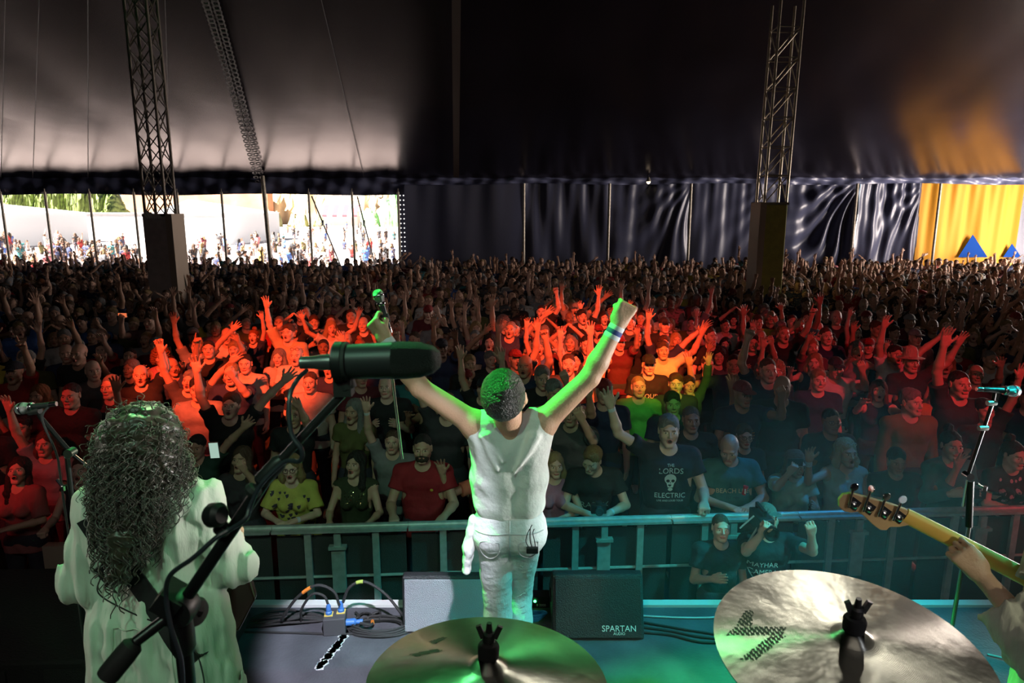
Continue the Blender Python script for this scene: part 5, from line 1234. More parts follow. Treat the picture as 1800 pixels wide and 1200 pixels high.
def person(t, loc, rz, sc, skin, hair, hcol, scol, label, group='crowd in the tent', pcol=(.03, .03, .045), tilt=0):
    o = link('person', t.body); o.location = loc; o.rotation_euler = (0, 0, rz); o.scale = (sc, sc, sc); o.color = (*skin, 1)
    c = link('shirt', t.shirt, o); c.color = (*scol, 1); o2 = link('trousers', t.pants, o); o2.color = (*pcol, 1)
    if hair:
        h = link('hair' if hair not in ('cap', 'hat') else hair, hair_mesh(hair), o, t.p.H); h.color = (*hcol, 1)
    setp(o, label, 'person', group)
    PLACED.append((loc[0], loc[1])); return o, c
def shirt_print(sh, tmpl, items, mt=M_WHITEPRINT):
    """items: (text or mesh builder, size, x, height on the body) laid on the chest of a shirt"""
    bv = bvh_of(tmpl.shirt); T3 = tmpl.p.T.to_3x3()
    for it in items:
        tx, sz, x, z, m_ = it[:5]; me = text_obj(tx, sz, m_ or mt, spacing=1.0) if isinstance(tx, str) else tx
        org = tmpl.p.T @ Vector((x, -.5, z)); project(me, bv, org, T3 @ Vector((1, 0, 0)), T3 @ Vector((0, 0, 1)), T3 @ Vector((0, 1, 0)))
        link('shirt_print', me, sh)
def place(t, px, pyt, Y, rz=0, lab='', skin=SKINS[0], hair='short', hcol='brown-haired', scol=(.02, .02, .02), smin=.86, smax=1.08, **k):
    top = t.p.H @ Vector((0, 0, .135)); q = P(px, pyt, Y); sc = max(smin, min(smax, q.z / top.z))
    return person(t, (q.x - top.x * sc, Y - top.y * sc * .5, 0), rz, sc, skin, hair, HCOL.get(hcol, hcol), scol, lab, **k), sc
def spec(a, b, sleeve=.55, h=.011, hh=.0046, sk=None, **kw): return template(a, b, kw, sleeve, h, hh, **(sk or {}))
def child_box(o, name, c, d, mt, M=None): m = MB(); m.box(c, d, M); return m.build(name, mt, o)
M_BANDL = mat('pale_wristband', (.55, .60, .62), .6); M_SCREEN = mat('phone_screen', (.1, .12, .11), .2, emit=(.45, .65, .55), es=.8)
def wristband(o, t, s=1, w_=.028, off=.03, mt=None):
    sh, el, wr = t.p.arms[s][:3]; d = (wr - el).normalized(); m = MB(); r = .031 if t.p.male else .028
    m.lathe([(r, -w_ / 2), (r + .002, 0), (r, w_ / 2)], 18, rotto(d), c=wr - d * off); m.build('wristband', mt or M_BANDL, o, smooth=True)
def glasses(o, t, up=0, mt=None):
    m = MB(); 
    for s in (-1, 1): m.tube([Vector((s * .032 + .024 * math.cos(a), -.098 + up * .035, .004 + up * .085 + .018 * math.sin(a))) for a in np.linspace(0, 6.28, 15)[:-1]], .0022, 5, closed=True); m.tube([(s * .056, -.095 + up * .035, .008 + up * .085), (s * .083, .01 + up * .03, .01 + up * .07)], .0018, 5)
    m.tube([(-.009, -.102 + up * .035, .008 + up * .085), (.009, -.102 + up * .035, .008 + up * .085)], .0018, 5); link('glasses', m.mesh('glasses', mt or M_BLACKP, True), o, t.p.H)
def handheld(o, t, s, name, label, d, mt, cat, screen=None, off=(0, -.035, .10)):
    M = o.matrix_local @ t.p.arms[s][3]; bpy.context.view_layer.update() if False else None
    L = Matrix.Translation(o.location) @ o.rotation_euler.to_matrix().to_4x4() @ Matrix.Diagonal((*o.scale, 1)) @ t.p.arms[s][3]
    T = empty(name, L @ Vector(off), 0, label, cat); T.rotation_euler = o.rotation_euler; m = MB(); m.box((0, 0, 0), d); m.build('body', mt, T, bevel=.003)
    if screen: m = MB(); m.box((0, -d[1] / 2 - .001, 0), (d[0] * .9, .002, d[2] * .9)); m.build('screen', screen, T)
    return T
# --- people one can pick out in the photograph
t = spec('railin', 'railin', .8, male=False, head=(-8, 0, 4), g=1.22, lean=(10, 0), mouth=1)
(o, s), sc = place(t, 514, 812, 5.32, 0, 'long fair-haired woman in a yellow flowered top leaning on the barrier', SKINS[3], 'bob', 'fair-haired', (.50, .46, .10)); glasses(o, t)
M_FLOR = mat('flower_print', (.05, .04, .06), .8); rs = random.Random(8); m = MB()
for k in range(46):
    x, z, r = rs.uniform(-.19, .19), rs.uniform(.98, 1.42), rs.uniform(.010, .022); n = 7; m.add([(x, z, 0)] + [(x + r * (1 + .5 * (i % 2)) * math.cos(i * 6.28 / n), z + r * (1 + .5 * (i % 2)) * math.sin(i * 6.28 / n), 0) for i in range(n)], [(0, 1 + i, 1 + (i + 1) % n) for i in range(n)])
shirt_print(s, t, [(m.mesh('flowers', M_FLOR), 1, 0, 0, None)]); wristband(o, t, 1)
t = spec('rail', 'rail', 0, male=False, head=(-12, 0, -18), mouth=1, sk=dict(vneck=.05))
(o, s), sc = place(t, 626, 800, 5.34, 0, 'dark long-haired woman in an olive sequinned vest, looking up and singing at the barrier', SKINS[1], 'long', 'black-haired', (.035, .045, .02))
M_SEQ = mat('sequins', (.7, .65, .3), .15, metal=1); m = MB()
for k in range(60):
    x, z = rs.uniform(-.11, .11), rs.uniform(1.26, 1.40); m.add([(x - .004, z, 0), (x, z - .004, 0), (x + .004, z, 0), (x, z + .004, 0)], [(0, 1, 2, 3)])
shirt_print(s, t, [(m.mesh('sequins', M_SEQ), 1, 0, 0, None)])
t = spec('rail', 'rail', .55, head=(-4, 0, 2), g=1.12)
(o, s), sc = place(t, 742, 762, 5.30, 0, 'bearded man in a plain red polo shirt with a small yellow badge, at the barrier', SKINS[0], 'crop', 'black-haired', (.28, .012, .018))
V, F = solve((lambda f: (f.ell((0, -.045, -.070), (.058, .055, .052), k=.01), f.cone((-.02, -.11, -.060), (.02, -.11, -.060), .012, k=.006, op='-'), f.noise(.0015, 150, 3), f.plane((0, 0, 1), -.040))[0])(Fld()), .005)
h = link('beard', mk_mesh('beard', V, F, M_HAIR), o, t.p.H); h.color = (.03, .02, .012, 1)
m = MB(); m.lathe([(.014, 0), (.0001, .001)], 14, Matrix.Identity(3)); shirt_print(s, t, [(m.mesh('badge', mat('yellow_badge', (.75, .55, .08), .6)), 1, .085, 1.30, None)])
t = spec('down', 'bentup', .5, head=(0, 0, -20), mouth=0)
(o, s), sc = place(t, 862, 800, 5.38, 0, 'person in a salmon top waving a bare arm, half hidden by the singer', SKINS[2], 'short', 'brown-haired', (.60, .22, .12), smin=.84)
t = spec('railin', 'down', 0, male=False, head=(-4, 0, 10))
(o, s), sc = place(t, 975, 795, 5.40, 0, 'woman in a sleeveless mauve top half hidden behind the singer at the barrier', SKINS[1], 'bob', 'fair-haired', (.35, .14, .22), smin=.84)
t = spec('railin', 'railin', .6, head=(14, 0, -32), lean=(12, 0))
(o, s), sc = place(t, 1037, 782, 5.38, 0, 'fair-haired boy in a black printed T-shirt resting a camera on the barrier', SKINS[3], 'short', (.20, .12, .04), (.010, .012, .012), smin=.84)
shirt_print(s, t, [('RAPAX', .085, 0, 1.17, mat('grey_green_print', (.30, .36, .31), .8))]); wristband(o, t, 1)
q = P(1052, 893, 4.98); T = empty('camera', q, 0, 'small black camera with a round lens held over the barrier by the boy', 'camera')
m = MB(); m.box((0, 0, 0), (.12, .05, .075)); m.box((0, 0, .045), (.05, .04, .025)); m.build('body', M_BLACKP, T, bevel=.006)
m = MB(); m.lathe([(.034, 0), (.034, .035), (.028, .037), (.026, .03), (.001, .028)], 22, Matrix.Rotation(math.pi / 2, 3, 'X'), c=(0, -.024, -.003)); m.build('lens', mat('lens_glass', (.03, .06, .07), .08, coat=1), T, smooth=True)
t = spec('rail', ('sway' if False else 'wide'), .55, head=(-3, 0, -6), g=1.18, mouth=1)
(o, s), sc = place(t, 1177, 728, 5.34, 0, 'grey-haired man in a black T-shirt with a white skull print, one arm raised', SKINS[3], 'short', 'grey-haired', (.008, .010, .018), smax=1.12)
mg = mat('pale_print', (.50, .60, .58), .8); wristband(o, t, -1)
m = MB()
def disc(m, x, y, rx, ry, n=18): m.add([(x, y, 0)] + [(x + rx * math.cos(i * 6.2832 / n), y + ry * math.sin(i * 6.2832 / n), 0) for i in range(n)], [(0, 1 + i, 1 + (i + 1) % n) for i in range(n)])
disc(m, 0, .018, .046, .042); m.add([(-.030, -.015, 0), (.030, -.015, 0), (.020, -.048, 0), (-.020, -.048, 0)], [(0, 1, 2, 3)]); disc(m, 0, -.064, .019, .014)
mk = MB(); disc(mk, -.019, .004, .014, .012); disc(mk, .020, .004, .014, .012); mk.add([(-.006, -.014, .0), (.006, -.014, 0), (0, -.004, 0)], [(0, 1, 2)])
dk = mk.mesh('sockets', mat('print_black', (.01, .012, .02), .9))
for v in dk.vertices: v.co.z = .0015
shirt_print(s, t, [(m.mesh('skull', mg), 1, 0, 1.25, None), (dk, 1, 0, 1.25, None), ('LORDS', .062, 0, 1.335, mg), ('THE', .03, 0, 1.378, mg), ('ELECTRIC', .056, 0, 1.135, mg), ('LIVE AND LOUD TOUR', .020, 0, 1.095, mg)])
t = spec('railin', 'railin', .6, head=(20, 0, -22), g=1.25)
(o, s), sc = place(t, 1280, 764, 5.36, 0, 'bald man in a teal T-shirt looking down, holding a small red torch', SKINS[1], None, 'grey-haired', (.03, .14, .14), smin=.9)
shirt_print(s, t, [('BEACH LIFE', .056, 0, 1.245, mat('sand_print', (.60, .45, .28), .8)), ('EST 1989', .03, 0, 1.185, mat('dark_print', (.02, .06, .07), .8)), ('SURF AND SAND', .024, 0, 1.15, mat('dark_print2', (.05, .10, .11), .8))])
q = P(1309, 862, 5.08); T = empty('torch', q, 0, 'small red torch in the hand of the bald man', 'torch'); m = MB(); m.lathe([(.014, -.035), (.016, -.03), (.016, .02), (.020, .028), (.020, .04)], 14, Matrix.Rotation(.2, 3, 'Y')); m.build('body', mat('torch_red', (.6, .02, .04), .35), T, smooth=True)
m = MB(); m.box((-.002, -.017, 0), (.008, .004, .04)); m.build('white_strip', M_WHITEPRINT, T)  # narrow white strip down the torch front
t = spec('chest', 'phone', .5, male=False, head=(10, 0, 14), g=1.1)
(o, s), sc = place(t, 1402, 792, 5.36, 0, 'red-haired woman in a pale green top looking at a small phone', SKINS[1], 'long', (.12, .05, .03), (.32, .52, .44), smin=.86); wristband(o, t, 1)
handheld(o, t, -1, 'smartphone', 'small dark phone held by the red-haired woman in the pale green top', (.12, .012, .06), M_BLACKP, 'phone')
t = spec('down', 'bentup', 0, male=False, head=(-2, 0, 6), g=1.1, mouth=1, sk=dict(vneck=.06))
(o, s), sc = place(t, 1490, 770, 5.42, 0, 'fair-haired woman with sunglasses on her head, arm raised with a white wristband', SKINS[0], 'bob', (.34, .26, .14), (.30, .36, .34)); glasses(o, t, 1, mat('clear_frames', (.5, .5, .45), .2)); wristband(o, t, -1, .05)
t = spec('bentup', 'down', .5, head=(4, 0, -10)); (o, s), sc = place(t, 1578, 790, 5.42, 0, 'person in a black T-shirt raising one bent arm behind the bass headstock', SKINS[2], 'short', 'black-haired', (.012, .014, .016))
t = spec('chest', 'chest', 1, male=False, head=(-2, 0, -4), sk=dict(fore=.9)); (o, s), sc = place(t, 1676, 757, 5.40, 0, 'dark-haired woman in an open teal jacket resting a black camera at her chest', SKINS[1], 'bun', 'black-haired', (.04, .17, .16))
handheld(o, t, 1, 'camera', 'black camera held at the chest of the woman in the teal jacket', (.13, .07, .09), M_BLACKP, 'camera')
t = spec('down', 'railin', .6, male=False, head=(4, 0, 10)); (o, s), sc = place(t, 1786, 775, 5.36, 0, 'dark-haired woman in a black blouse with pink flowers under red light', SKINS[3], 'bun', 'black-haired', (.02, .012, .014))
m = MB()
for k in range(34):
    x, z, r = rs.uniform(-.17, .17), rs.uniform(1.0, 1.42), rs.uniform(.008, .02); disc(m, x, z, r, r * 1.3, 7)
shirt_print(s, t, [(m.mesh('flowers', mat('pink_flower_print', (.6, .25, .3), .8)), 1, 0, 0, None)])
# left side
t = spec('railin', 'chest', .9, male=False, head=(-18, 0, 14), mouth=1, sk=dict(vneck=.05)); (o, s), sc = place(t, 30, 822, 5.20, 0, 'dark-haired woman in a checked shirt looking up, lit red beside the left microphone stand', SKINS[1], 'long', 'black-haired', (.30, .10, .10))
t = spec('down', 'up', .5, head=(-6, 0, 4)); (o, s), sc = place(t, 78, 757, 5.70, 0, 'young person in a grey top, one red-lit arm straight up, behind the left microphone stand', SKINS[0], 'bob', 'brown-haired', (.20, .24, .25))
t = spec('down', ('up'), .4, head=(-6, 0, 10), mouth=1); (o, s), sc = place(t, 52, 842, 6.3, 0, 'person in a black top stretching one bare arm up into the red light', SKINS[2], 'short', 'black-haired', (.02, .02, .02), smax=1.02)
t = spec('down', 'rail', 0, male=False, head=(-8, 0, 8), mouth=1, sk=dict(vneck=.05)); (o, s), sc = place(t, 141, 812, 5.22, 0, 'laughing dark-haired woman in a black vest beside the curly hair of the guitarist', SKINS[3], 'bun', 'brown-haired', (.03, .03, .035))
child_box(o, 'bag', (-.20, -.14, .72), (.24, .09, .46), mat('cream_bag', (.42, .34, .27), .8))
t = spec('phone', 'down', .5, male=False, head=(-12, 0, -6), mouth=1); (o, s), sc = place(t, 424, 795, 5.45, 0, 'singing woman in a dark top holding up a bright phone screen', SKINS[0], 'long', 'brown-haired', (.03, .025, .03)) 
T = empty('smartphone', P(377, 791, 5.12), 0, 'bright phone screen held up beside the curly hair of the guitarist', 'phone'); m = MB(); m.box((0, 0, 0), (.078, .01, .135), Matrix.Rotation(-.06, 3, 'Y')); m.build('body', M_BLACKP, T); m = MB(); m.box((0, -.007, 0), (.070, .003, .124), Matrix.Rotation(-.06, 3, 'Y')); m.build('screen', M_SCREEN, T)
# second and third rows, right
t = spec('down', 'down', .6, head=(-2, 0, 0), g=1.15); (o, s), sc = place(t, 1216, 713, 6.0, 0, 'bald man in a black T-shirt behind the man with the skull print', SKINS[1], 'crop', 'grey-haired', (.02, .02, .02))
t = spec('down', 'down', .6, head=(-2, 0, 0), male=False); (o, s), sc = place(t, 1310, 745, 6.0, 0, 'smiling woman with glasses behind the bald man in the teal T-shirt', SKINS[1], 'short', 'brown-haired', (.02, .03, .05)); glasses(o, t)
t = spec('down', 'down', .6, head=(-2, 0, 0)); (o, s), sc = place(t, 1463, 717, 6.1, 0, 'man with shining glasses above the woman with raised wristband arm', SKINS[4], 'crop', 'black-haired', (.02, .03, .04)); glasses(o, t, 0, M_CHROME)
t = spec('down', 'down', 1, head=(-4, 0, 20), sk=dict(fore=.9)); (o, s), sc = place(t, 1604, 682, 6.25, 0, 'grey-haired man in an olive shirt looking aside with a red-lit face', SKINS[3], 'short', 'grey-haired', (.18, .17, .05), smax=1.12)
t = spec('down', 'up', .6, head=(-4, 0, 0)); (o, s), sc = place(t, 1690, 650, 6.5, 0, 'dark-haired man behind a raised open red-lit hand, right of the olive shirt', SKINS[0], 'crop', 'black-haired', (.02, .02, .02), smax=1.12)
t = spec('wide', 'down', .6, head=(-4, 0, 0)); (o, s), sc = place(t, 1603, 617, 8.0, 0, 'person in a pale brimmed hat lit red', SKINS[0], 'hat', (.40, .30, .22), (.03, .02, .02))
t = spec('up', 'down', .6, head=(-4, 0, 0)); (o, s), sc = place(t, 1733, 700, 6.4, 0, 'person with an upright red-lit arm under the right microphone', SKINS[0], 'short', 'black-haired', (.02, .02, .02))
t = spec('down', 'up', .6, head=(-4, 0, 0)); (o, s), sc = place(t, 785, 690, 6.3, 0, 'person in a dark top with a tall bare arm raised beside the hanging stand tube', SKINS[1], 'short', 'brown-haired', (.03, .03, .035))
t = spec('down', 'up', .6, head=(-4, 0, 0), g=1.1); (o, s), sc = place(t, 690, 772, 5.9, 0, 'person in a grey top with a white wristband arm behind the red polo shirt', SKINS[1], 'crop', 'brown-haired', (.20, .20, .20)); wristband(o, t, -1)
t = spec('sway', 'down', .6, head=(-4, 0, 5)); (o, s), sc = place(t, 345, 775, 5.75, 0, 'person in dark green reaching a long arm over the crowd beside the curly hair', SKINS[0], 'short', 'black-haired', (.02, .06, .04))
t = spec('down', 'down', .6, head=(-2, 3, 0), mouth=1); (o, s), sc = place(t, 137, 602, 8.2, 0, 'balding man singing in a black T-shirt, near the left edge above the microphone', SKINS[0], None, 'grey-haired', (.02, .02, .02))
t = spec('down', 'down', .6, head=(-2, 0, -5)); (o, s), sc = place(t, 192, 657, 6.9, 0, 'grey-haired man in black with a red-lit face above the curly hair', SKINS[0], 'crop', 'grey-haired', (.02, .02, .02))
t = spec('down', 'down', .6, head=(-2, 0, 5)); (o, s), sc = place(t, 122, 672, 6.6, 0, 'dark-haired man in black with a red-lit face, left of the curly hair', SKINS[0], 'crop', 'black-haired', (.02, .02, .02))
# middle distance
t = spec('down', 'down', .6, head=(-2, 0, 0), g=1.1); (o, s), sc = place(t, 1141, 622, 8.1, 0, 'man in a flat black cap and black T-shirt in the yellow beam', SKINS[3], 'cap', (.012, .012, .014), (.012, .012, .014))
shirt_print(s, t, [('TOUR', .08, 0, 1.25, mg)])
t = spec('wide', 'down', .6, head=(-2, 0, 0), g=1.05); (o, s), sc = place(t, 1166, 598, 8.9, 0, 'man in a cream T-shirt behind the black cap, arm up in the yellow beam', SKINS[0], 'short', 'brown-haired', (.60, .55, .38))
t = spec('down', 'down', .6, head=(-10, 0, 0)); (o, s), sc = place(t, 1123, 660, 7.2, 0, 'green-lit person looking up just below the black cap', SKINS[3], 'crop', 'fair-haired', (.20, .35, .12))
t = spec('down', 'down', .6, head=(-6, 0, -10)); (o, s), sc = place(t, 1189, 655, 7.35, 0, 'green-lit person in dark clothes beside the patterned raised sleeve', SKINS[3], 'short', 'brown-haired', (.03, .03, .03))
t = spec('up', 'down', 1, head=(-6, 0, 0), male=False, sk=dict(fore=.85)); (o, s), sc = place(t, 1212, 660, 7.7, 0, 'person in a glittering green patterned sleeve raising one open hand', SKINS[3], 'short', 'black-haired', (.04, .10, .05))
t = spec('down', 'fist', .6, head=(-4, 0, 0), g=1.15); (o, s), sc = place(t, 1352, 628, 7.2, 0, 'broad man in a navy T-shirt raising a yellow-lit fist', SKINS[3], 'crop', 'brown-haired', (.02, .035, .07), smax=1.08)
t = spec('down', 'down', .6, head=(-2, 0, 8), g=1.15); (o, s), sc = place(t, 430, 621, 8.2, 0, 'stocky man in an orange-lit white T-shirt looking aside in the red beam', SKINS[3], 'crop', 'black-haired', (.55, .50, .45))
t = spec('down', 'down', .6, head=(-2, 0, 0), g=1.15); (o, s), sc = place(t, 544, 652, 7.4, 0, 'man in a checked shirt under the big microphone, lit red', SKINS[3], 'crop', 'brown-haired', (.50, .40, .36))
t = spec('down', 'chest', .6, head=(-2, 0, 0), g=1.1, mouth=1); (o, s), sc = place(t, 520, 606, 8.5, 0, 'smiling man in a pale shirt with glasses pushed up, lit red', SKINS[3], None, 'grey-haired', (.60, .56, .50)); glasses(o, t, 1)
t = spec('down', 'down', .6, head=(-2, 0, 0), male=False); (o, s), sc = place(t, 489, 612, 8.9, 0, 'grey-haired woman in a pale shirt beside the man with pushed up glasses', SKINS[3], 'bob', 'grey-haired', (.50, .46, .42))
t = spec('down', 'up', .8, head=(-6, 0, -6), mouth=1); (o, s), sc = place(t, 506, 568, 9.8, 0, 'man in a patterned shirt raising one hand in the red beam', SKINS[3], 'short', 'brown-haired', (.55, .42, .25))
t = spec('down', 'phone', .6, head=(-2, 0, 0)); (o, s), sc = place(t, 262, 545, 10.5, 0, 'person raising an orange-lit phone at the edge of the red beam', SKINS[1], 'short', 'brown-haired', (.10, .05, .05))
T = handheld(o, t, -1, 'smartphone', 'phone shining orange over the crowd by the grey tower base', (.14, .012, .07), M_BLACKP, 'phone', mat('orange_screen', (.3, .1, .05), .4, emit=(1, .22, .08), es=.8))
# camera crew in the pit
t = spec('phone', 'phone', .6, head=(-14, 0, 10)); (o, s), sc = place(t, 1350, 886, 4.50, 0, 'camera operator in a black T-shirt filming from the pit', SKINS[1], 'cap', (.10, .14, .12), (.008, .012, .016), smin=.8, group='camera crew in the pit')
shirt_print(s, t, [('MAYHAR', .062, -.06, 1.25, mg), ('CAMERA', .062, -.06, 1.185, mg)])
T = empty('video_camera', P(1338, 915, 4.32), 0, 'black shoulder video camera with pale rods, held up in the pit', 'camera')
m = MB(); m.box((0, 0, 0), (.10, .22, .11)); m.build('body', M_BLACKP, T, bevel=.01)
m = MB(); m.lathe([(.04, 0), (.046, .02), (.05, .09), (.042, .09), (.03, .07), (.001, .065)], 20, Matrix.Rotation(math.pi / 2, 3, 'X'), c=(0, -.11, 0)); m.build('lens', M_BLACKM, T, smooth=True)
m = MB(); m.box((0, .02, .085), (.02, .16, .02)); m.box((0, -.05, .07), (.02, .02, .04)); m.box((0, .09, .07), (.02, .02, .04)); m.build('handle', M_BLACKP, T)
M_ROD = mat('camera_rod', (.65, .70, .68), .3, metal=.6)
m = MB(); m.tube([(-.045, -.06, -.02), (-.10, -.05, -.14)], .007, 8); m.build('grip_rod', M_ROD, T); m = MB(); m.tube([(.06, -.06, .06), (.05, -.06, .0), (.035, -.06, -.03)], .008, 8); m.build('grip_rod', M_ROD, T); m = MB(); m.tube([(-.16, -.05, -.03), (-.07, -.05, .06)], .006, 8); m.build('grip_rod', M_ROD, T)
t = spec('down', 'chest', .6, head=(-10, 0, -4)); (o, s), sc = place(t, 1268, 920, 4.52, 0, 'second camera crew member lower in the pit, in teal haze', SKINS[1], 'crop', 'brown-haired', (.02, .03, .04), smin=.76, smax=.9, group='camera crew in the pit')
NSPEC = len(PLACED)

# --- everyone else, row by row
ORD = 'first second third fourth fifth sixth seventh eighth ninth tenth eleventh twelfth thirteenth fourteenth fifteenth sixteenth seventeenth eighteenth nineteenth'.split()
def ordn(n):
    if n < 19: return ORD[n]
    t_, u = divmod(n + 1, 10); T_ = ['', '', 'twent', 'thirt', 'fort', 'fift'][t_]; return T_ + 'ieth' if u == 0 else T_ + 'y-' + ORD[u - 1]
spots = []; row = 0; y = 5.32
while y < 25.3:
    xs = .775 * y + .5; n = int(2 * xs / (.60 if y < 14 else .56)); off = R.random() * .5
    for i in range(n):
        x = -xs + (i + .5 + .35 * (R.random() - .5) + off * .6) * 2 * xs / n; yy = y + BS * x * max(0, 1 - (y - 5) / 8) + R.uniform(-.13, .13)
        if any(abs(x - a) < .46 and abs(yy - b) < .46 for a, b in PLACED[:NSPEC]) and yy < 11: continue
        if abs(x - tl.location.x) < .62 and abs(yy - tl.location.y) < .62: continue
        if abs(x - tr.location.x) < .62 and abs(yy - tr.location.y) < .62: continue
        if yy < bary(x) + .42: yy = bary(x) + .42
        if any(abs(x - b) < .44 and abs(yy - a) < .40 for a, b, _ in spots[-90:]): continue
        spots.append((yy, x, row))
    row += 1; y += .60 if y < 12 else .66
spots.sort(key=lambda s: (s[2], s[1]))
NEAR = 300 - NSPEC - 3
byd = sorted(range(len(spots)), key=lambda i: spots[i][0])
near = set(byd[:NEAR])
def attrs(x, y):
    # more arms in the air in the lit middle of the crowd
    up = [0, 1, 2, 3, 4, 5, 6, 7, 11, 13, 14, 15, 17]; dn = [8, 9, 10, 12, 16, 8, 9, 16]
    k = R.choice(up if R.random() < (.30 if y > 15 else .50 if y > 7 else .36) else dn); male = TT[k].p.male
    hc = R.choice(['black-haired', 'brown-haired', 'brown-haired', 'grey-haired', 'fair-haired'] + ([] if male else ['red-haired', 'fair-haired']))
    hs = R.choice(['short', 'short', 'crop', 'crop', None, 'cap'] if male else ['long', 'long', 'bob', 'bun', 'long', 'curly'])
    return k, hc, hs, R.choice(SW), R.choice(SKINS[:4] + SKINS[:3] + SKINS[4:]) if R.random() < .5 else R.choice(SKINS[:4]), R.uniform(.93, 1.05) * (1 if male else .95)
counts = {}; far = []
for i, (y, x, r) in enumerate(spots):
    k, hc, hs, sc_, sk_, s_ = attrs(x, y); rz = math.atan2(x, y) * -.5 + R.uniform(-.35, .35)
    if i in near:
        n = counts.get(r, 0); counts[r] = n + 1; g = 'bald' if hs is None else ('capped' if hs == 'cap' else hc)
        person(TT[k], (x, y, 0), rz, s_, sk_, hs, (R.choice([(.02, .02, .03), (.3, .3, .3), (.25, .02, .02)]) if hs == 'cap' else HCOL[hc]), SCOL[sc_], f'{g} person in {sc_.replace("dark grey", "charcoal")} top, {TP[k][4]}, {ordn(n)} from left in {ordn(r)} row')
    else: far.append((x, y, k, hc, hs, sc_, sk_, s_, rz))
# --- the rest of the crowd, too many to tell apart: one object
LOD = []
for a, b, kw, sl, _ in TP[:18]:
    p = mkpose(a, b, kw); out = []
    for f, h, c in ((body_field(p, False), .021, 0), (shirt_field(p, .018, sl, nz=0), .024, 1), (pants_field(p, nz=0), .045, 2)):
        fine = (((p.H.translation.x, .1, .014),), ((p.H.translation.y, .1, .014),), ((p.H.translation.z, .12, .014),)) if c == 0 else ((), (), ())
        V, F = solve(f, h, fine); V, F = decim_vf(V, F, .22); out.append((V, F, c))
    LOD.append((out, np.array(p.H), [(*decim_vf(V, F, .42), c) for V, F, c in out]))
LH = {}
for st in ('short', 'crop', 'long', 'bob', 'bun', 'curly', 'cap'): LH[st] = decim_vf(*solve(hair_field(st), .014), .22)
VV, FF, CC, nv = [], [], [], 0
def put(V, F, col, M):
    global nv
    V = V @ M[:3, :3].T + M[:3, 3]; VV.append(V); FF.append(F + nv); CC.append(np.tile(np.array(col), (len(V), 1))); nv += len(V)
def lod_person(x, y, k, hc, hs, sc_, sk_, s_, rz, z=0, legs_=False):
    M = np.array(Matrix.Translation((x, y, z)) @ Matrix.Rotation(rz, 4, 'Z') @ Matrix.Scale(s_, 4)); parts, H, parts2 = LOD[k]
    for V, F, c in (parts if y < 16.5 else parts2):
        if c == 2 and not legs_: continue
        if c == 0 and not legs_:
            keep = V[:, 2] > .85; ok = keep[F].all(1); F2 = F[ok]; u, inv = np.unique(F2, return_inverse=True); put(V[u], inv.reshape(F2.shape), sk_, M); continue
        put(V, F, (sk_, sc_ if isinstance(sc_, tuple) else SCOL[sc_], (.03, .03, .05))[c], M)
    if hs: V, F = LH[hs]; put(V, F, HCOL[hc], M @ H)
for a in far: lod_person(*a)
# people scattered over the sunny field, seen through the open side
fr = random.Random(21)
for i in range(210):
    px = fr.uniform(-20, 700); y = 29.5 * math.exp(fr.random() * (.72 if px < 470 else 1.3)); q = P(px, 400, y)
    a = (q.x, y, fr.choice([8, 9, 10, 16, 12, 14, 0]), fr.choice(['black-haired', 'brown-haired', 'fair-haired']), fr.choice(['short', 'long', 'cap', 'bob']), fr.choice(SW + ['red', 'teal', 'pink', 'blue']), fr.choice(SKINS), fr.uniform(.92, 1.05), fr.uniform(-3, 3))
    lod_person(*a, z=0 if fr.random() < .45 else -.72, legs_=True)     # many of them sit on the grass
V = np.concatenate(VV); F = np.concatenate(FF); C_ = np.concatenate(CC)
mass = link('crowd', mk_mesh('crowd', V, F, M_MASS, attr=C_)); setp(mass, 'dense mass of people filling the back of the tent and scattered over the field', 'crowd', kind='stuff')
print('far', len(far), 'verts', len(V))
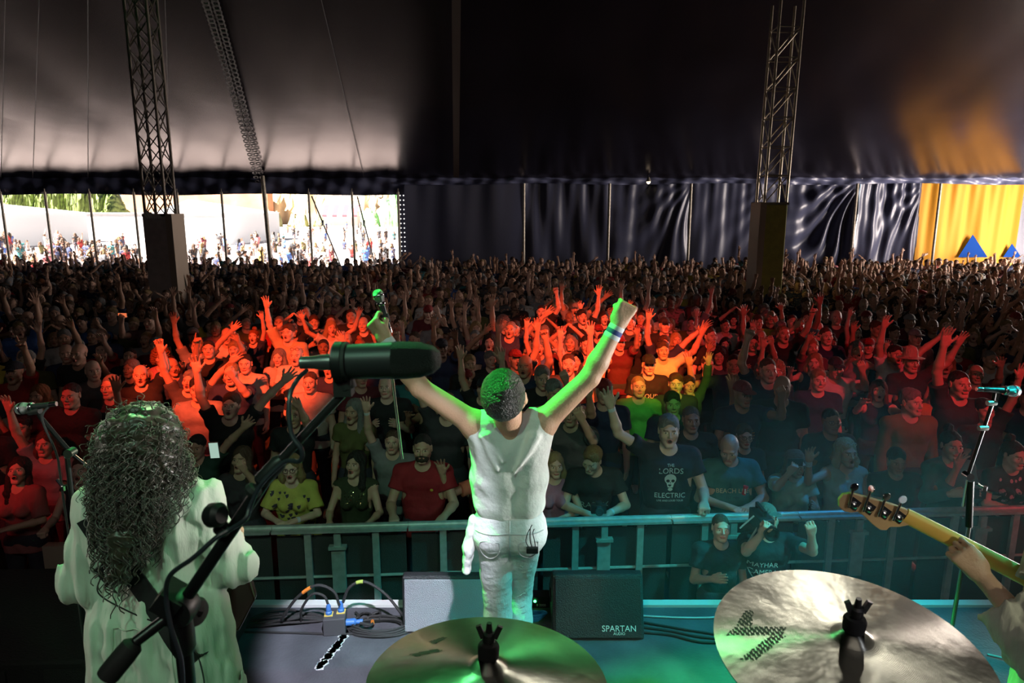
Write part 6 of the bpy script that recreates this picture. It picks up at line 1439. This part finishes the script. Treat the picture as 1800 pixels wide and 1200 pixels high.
# blue triangles on the yellow canvas
M_BLUET = mat('blue_print', (.008, .05, .25), .9, spec=.1)
for px, pyt, w_, lab in ((1710, 412, 26, 'tall blue triangle on the yellow canvas wall'), (1779, 428, 16, 'smaller blue triangle on the yellow canvas wall')):
    a, b, c = P(px - w_, 452, 25.87), P(px + w_, 452, 25.87), P(px, pyt, 25.87); m = MB(); m.prism([(a.x - c.x, a.z - c.z), (b.x - c.x, b.z - c.z), (0, 0)], .01, Matrix.Rotation(math.pi / 2, 3, 'X'), c=c)
    o = m.build('pennant', M_BLUET); setp(o, lab, 'pennant')

# stage haze drifting over the pit and the right half of the stage
hz = bpy.data.materials.new('stage_haze'); hz.use_nodes = True; N = hz.node_tree.nodes; L = hz.node_tree.links; N.remove(N['Principled BSDF'])
vs = N.new('ShaderNodeVolumeScatter'); vs.inputs['Anisotropy'].default_value = .1; L.new(vs.outputs[0], N['Material Output'].inputs['Volume'])
tc = N.new('ShaderNodeTexCoord'); nz = N.new('ShaderNodeTexNoise'); nz.inputs['Scale'].default_value = .9; nz.inputs['Detail'].default_value = 2; L.new(tc.outputs['Object'], nz.inputs['Vector'])
mr = N.new('ShaderNodeMapRange'); mr.inputs[1].default_value = .35; mr.inputs[2].default_value = .7; mr.inputs[3].default_value = .01; mr.inputs[4].default_value = .17; L.new(nz.outputs[0], mr.inputs[0])
sp = N.new('ShaderNodeVectorMath'); sp.operation = 'LENGTH'; mp = N.new('ShaderNodeMapping'); mp.inputs['Scale'].default_value = (.48, .66, .85); L.new(tc.outputs['Object'], mp.inputs[0]); L.new(mp.outputs[0], sp.inputs[0])
fall = N.new('ShaderNodeMapRange'); fall.inputs[1].default_value = .15; fall.inputs[2].default_value = 1; fall.inputs[3].default_value = 1; fall.inputs[4].default_value = 0; L.new(sp.outputs['Value'], fall.inputs[0])
ml = N.new('ShaderNodeMath'); ml.operation = 'MULTIPLY'; L.new(mr.outputs[0], ml.inputs[0]); L.new(fall.outputs[0], ml.inputs[1]); L.new(ml.outputs[0], vs.inputs['Density'])
m = MB(); m.lathe([(.02, -1.15), (1.5, -.9), (2.1, 0), (1.5, .9), (.02, 1.15)], 24); o = m.build('haze', hz, smooth=True); o.location = (1.9, 4.1, 1.45); o.scale = (1, .72, 1); setp(o, 'drifting stage haze lit teal over the pit and stage floor', 'haze', kind='stuff')
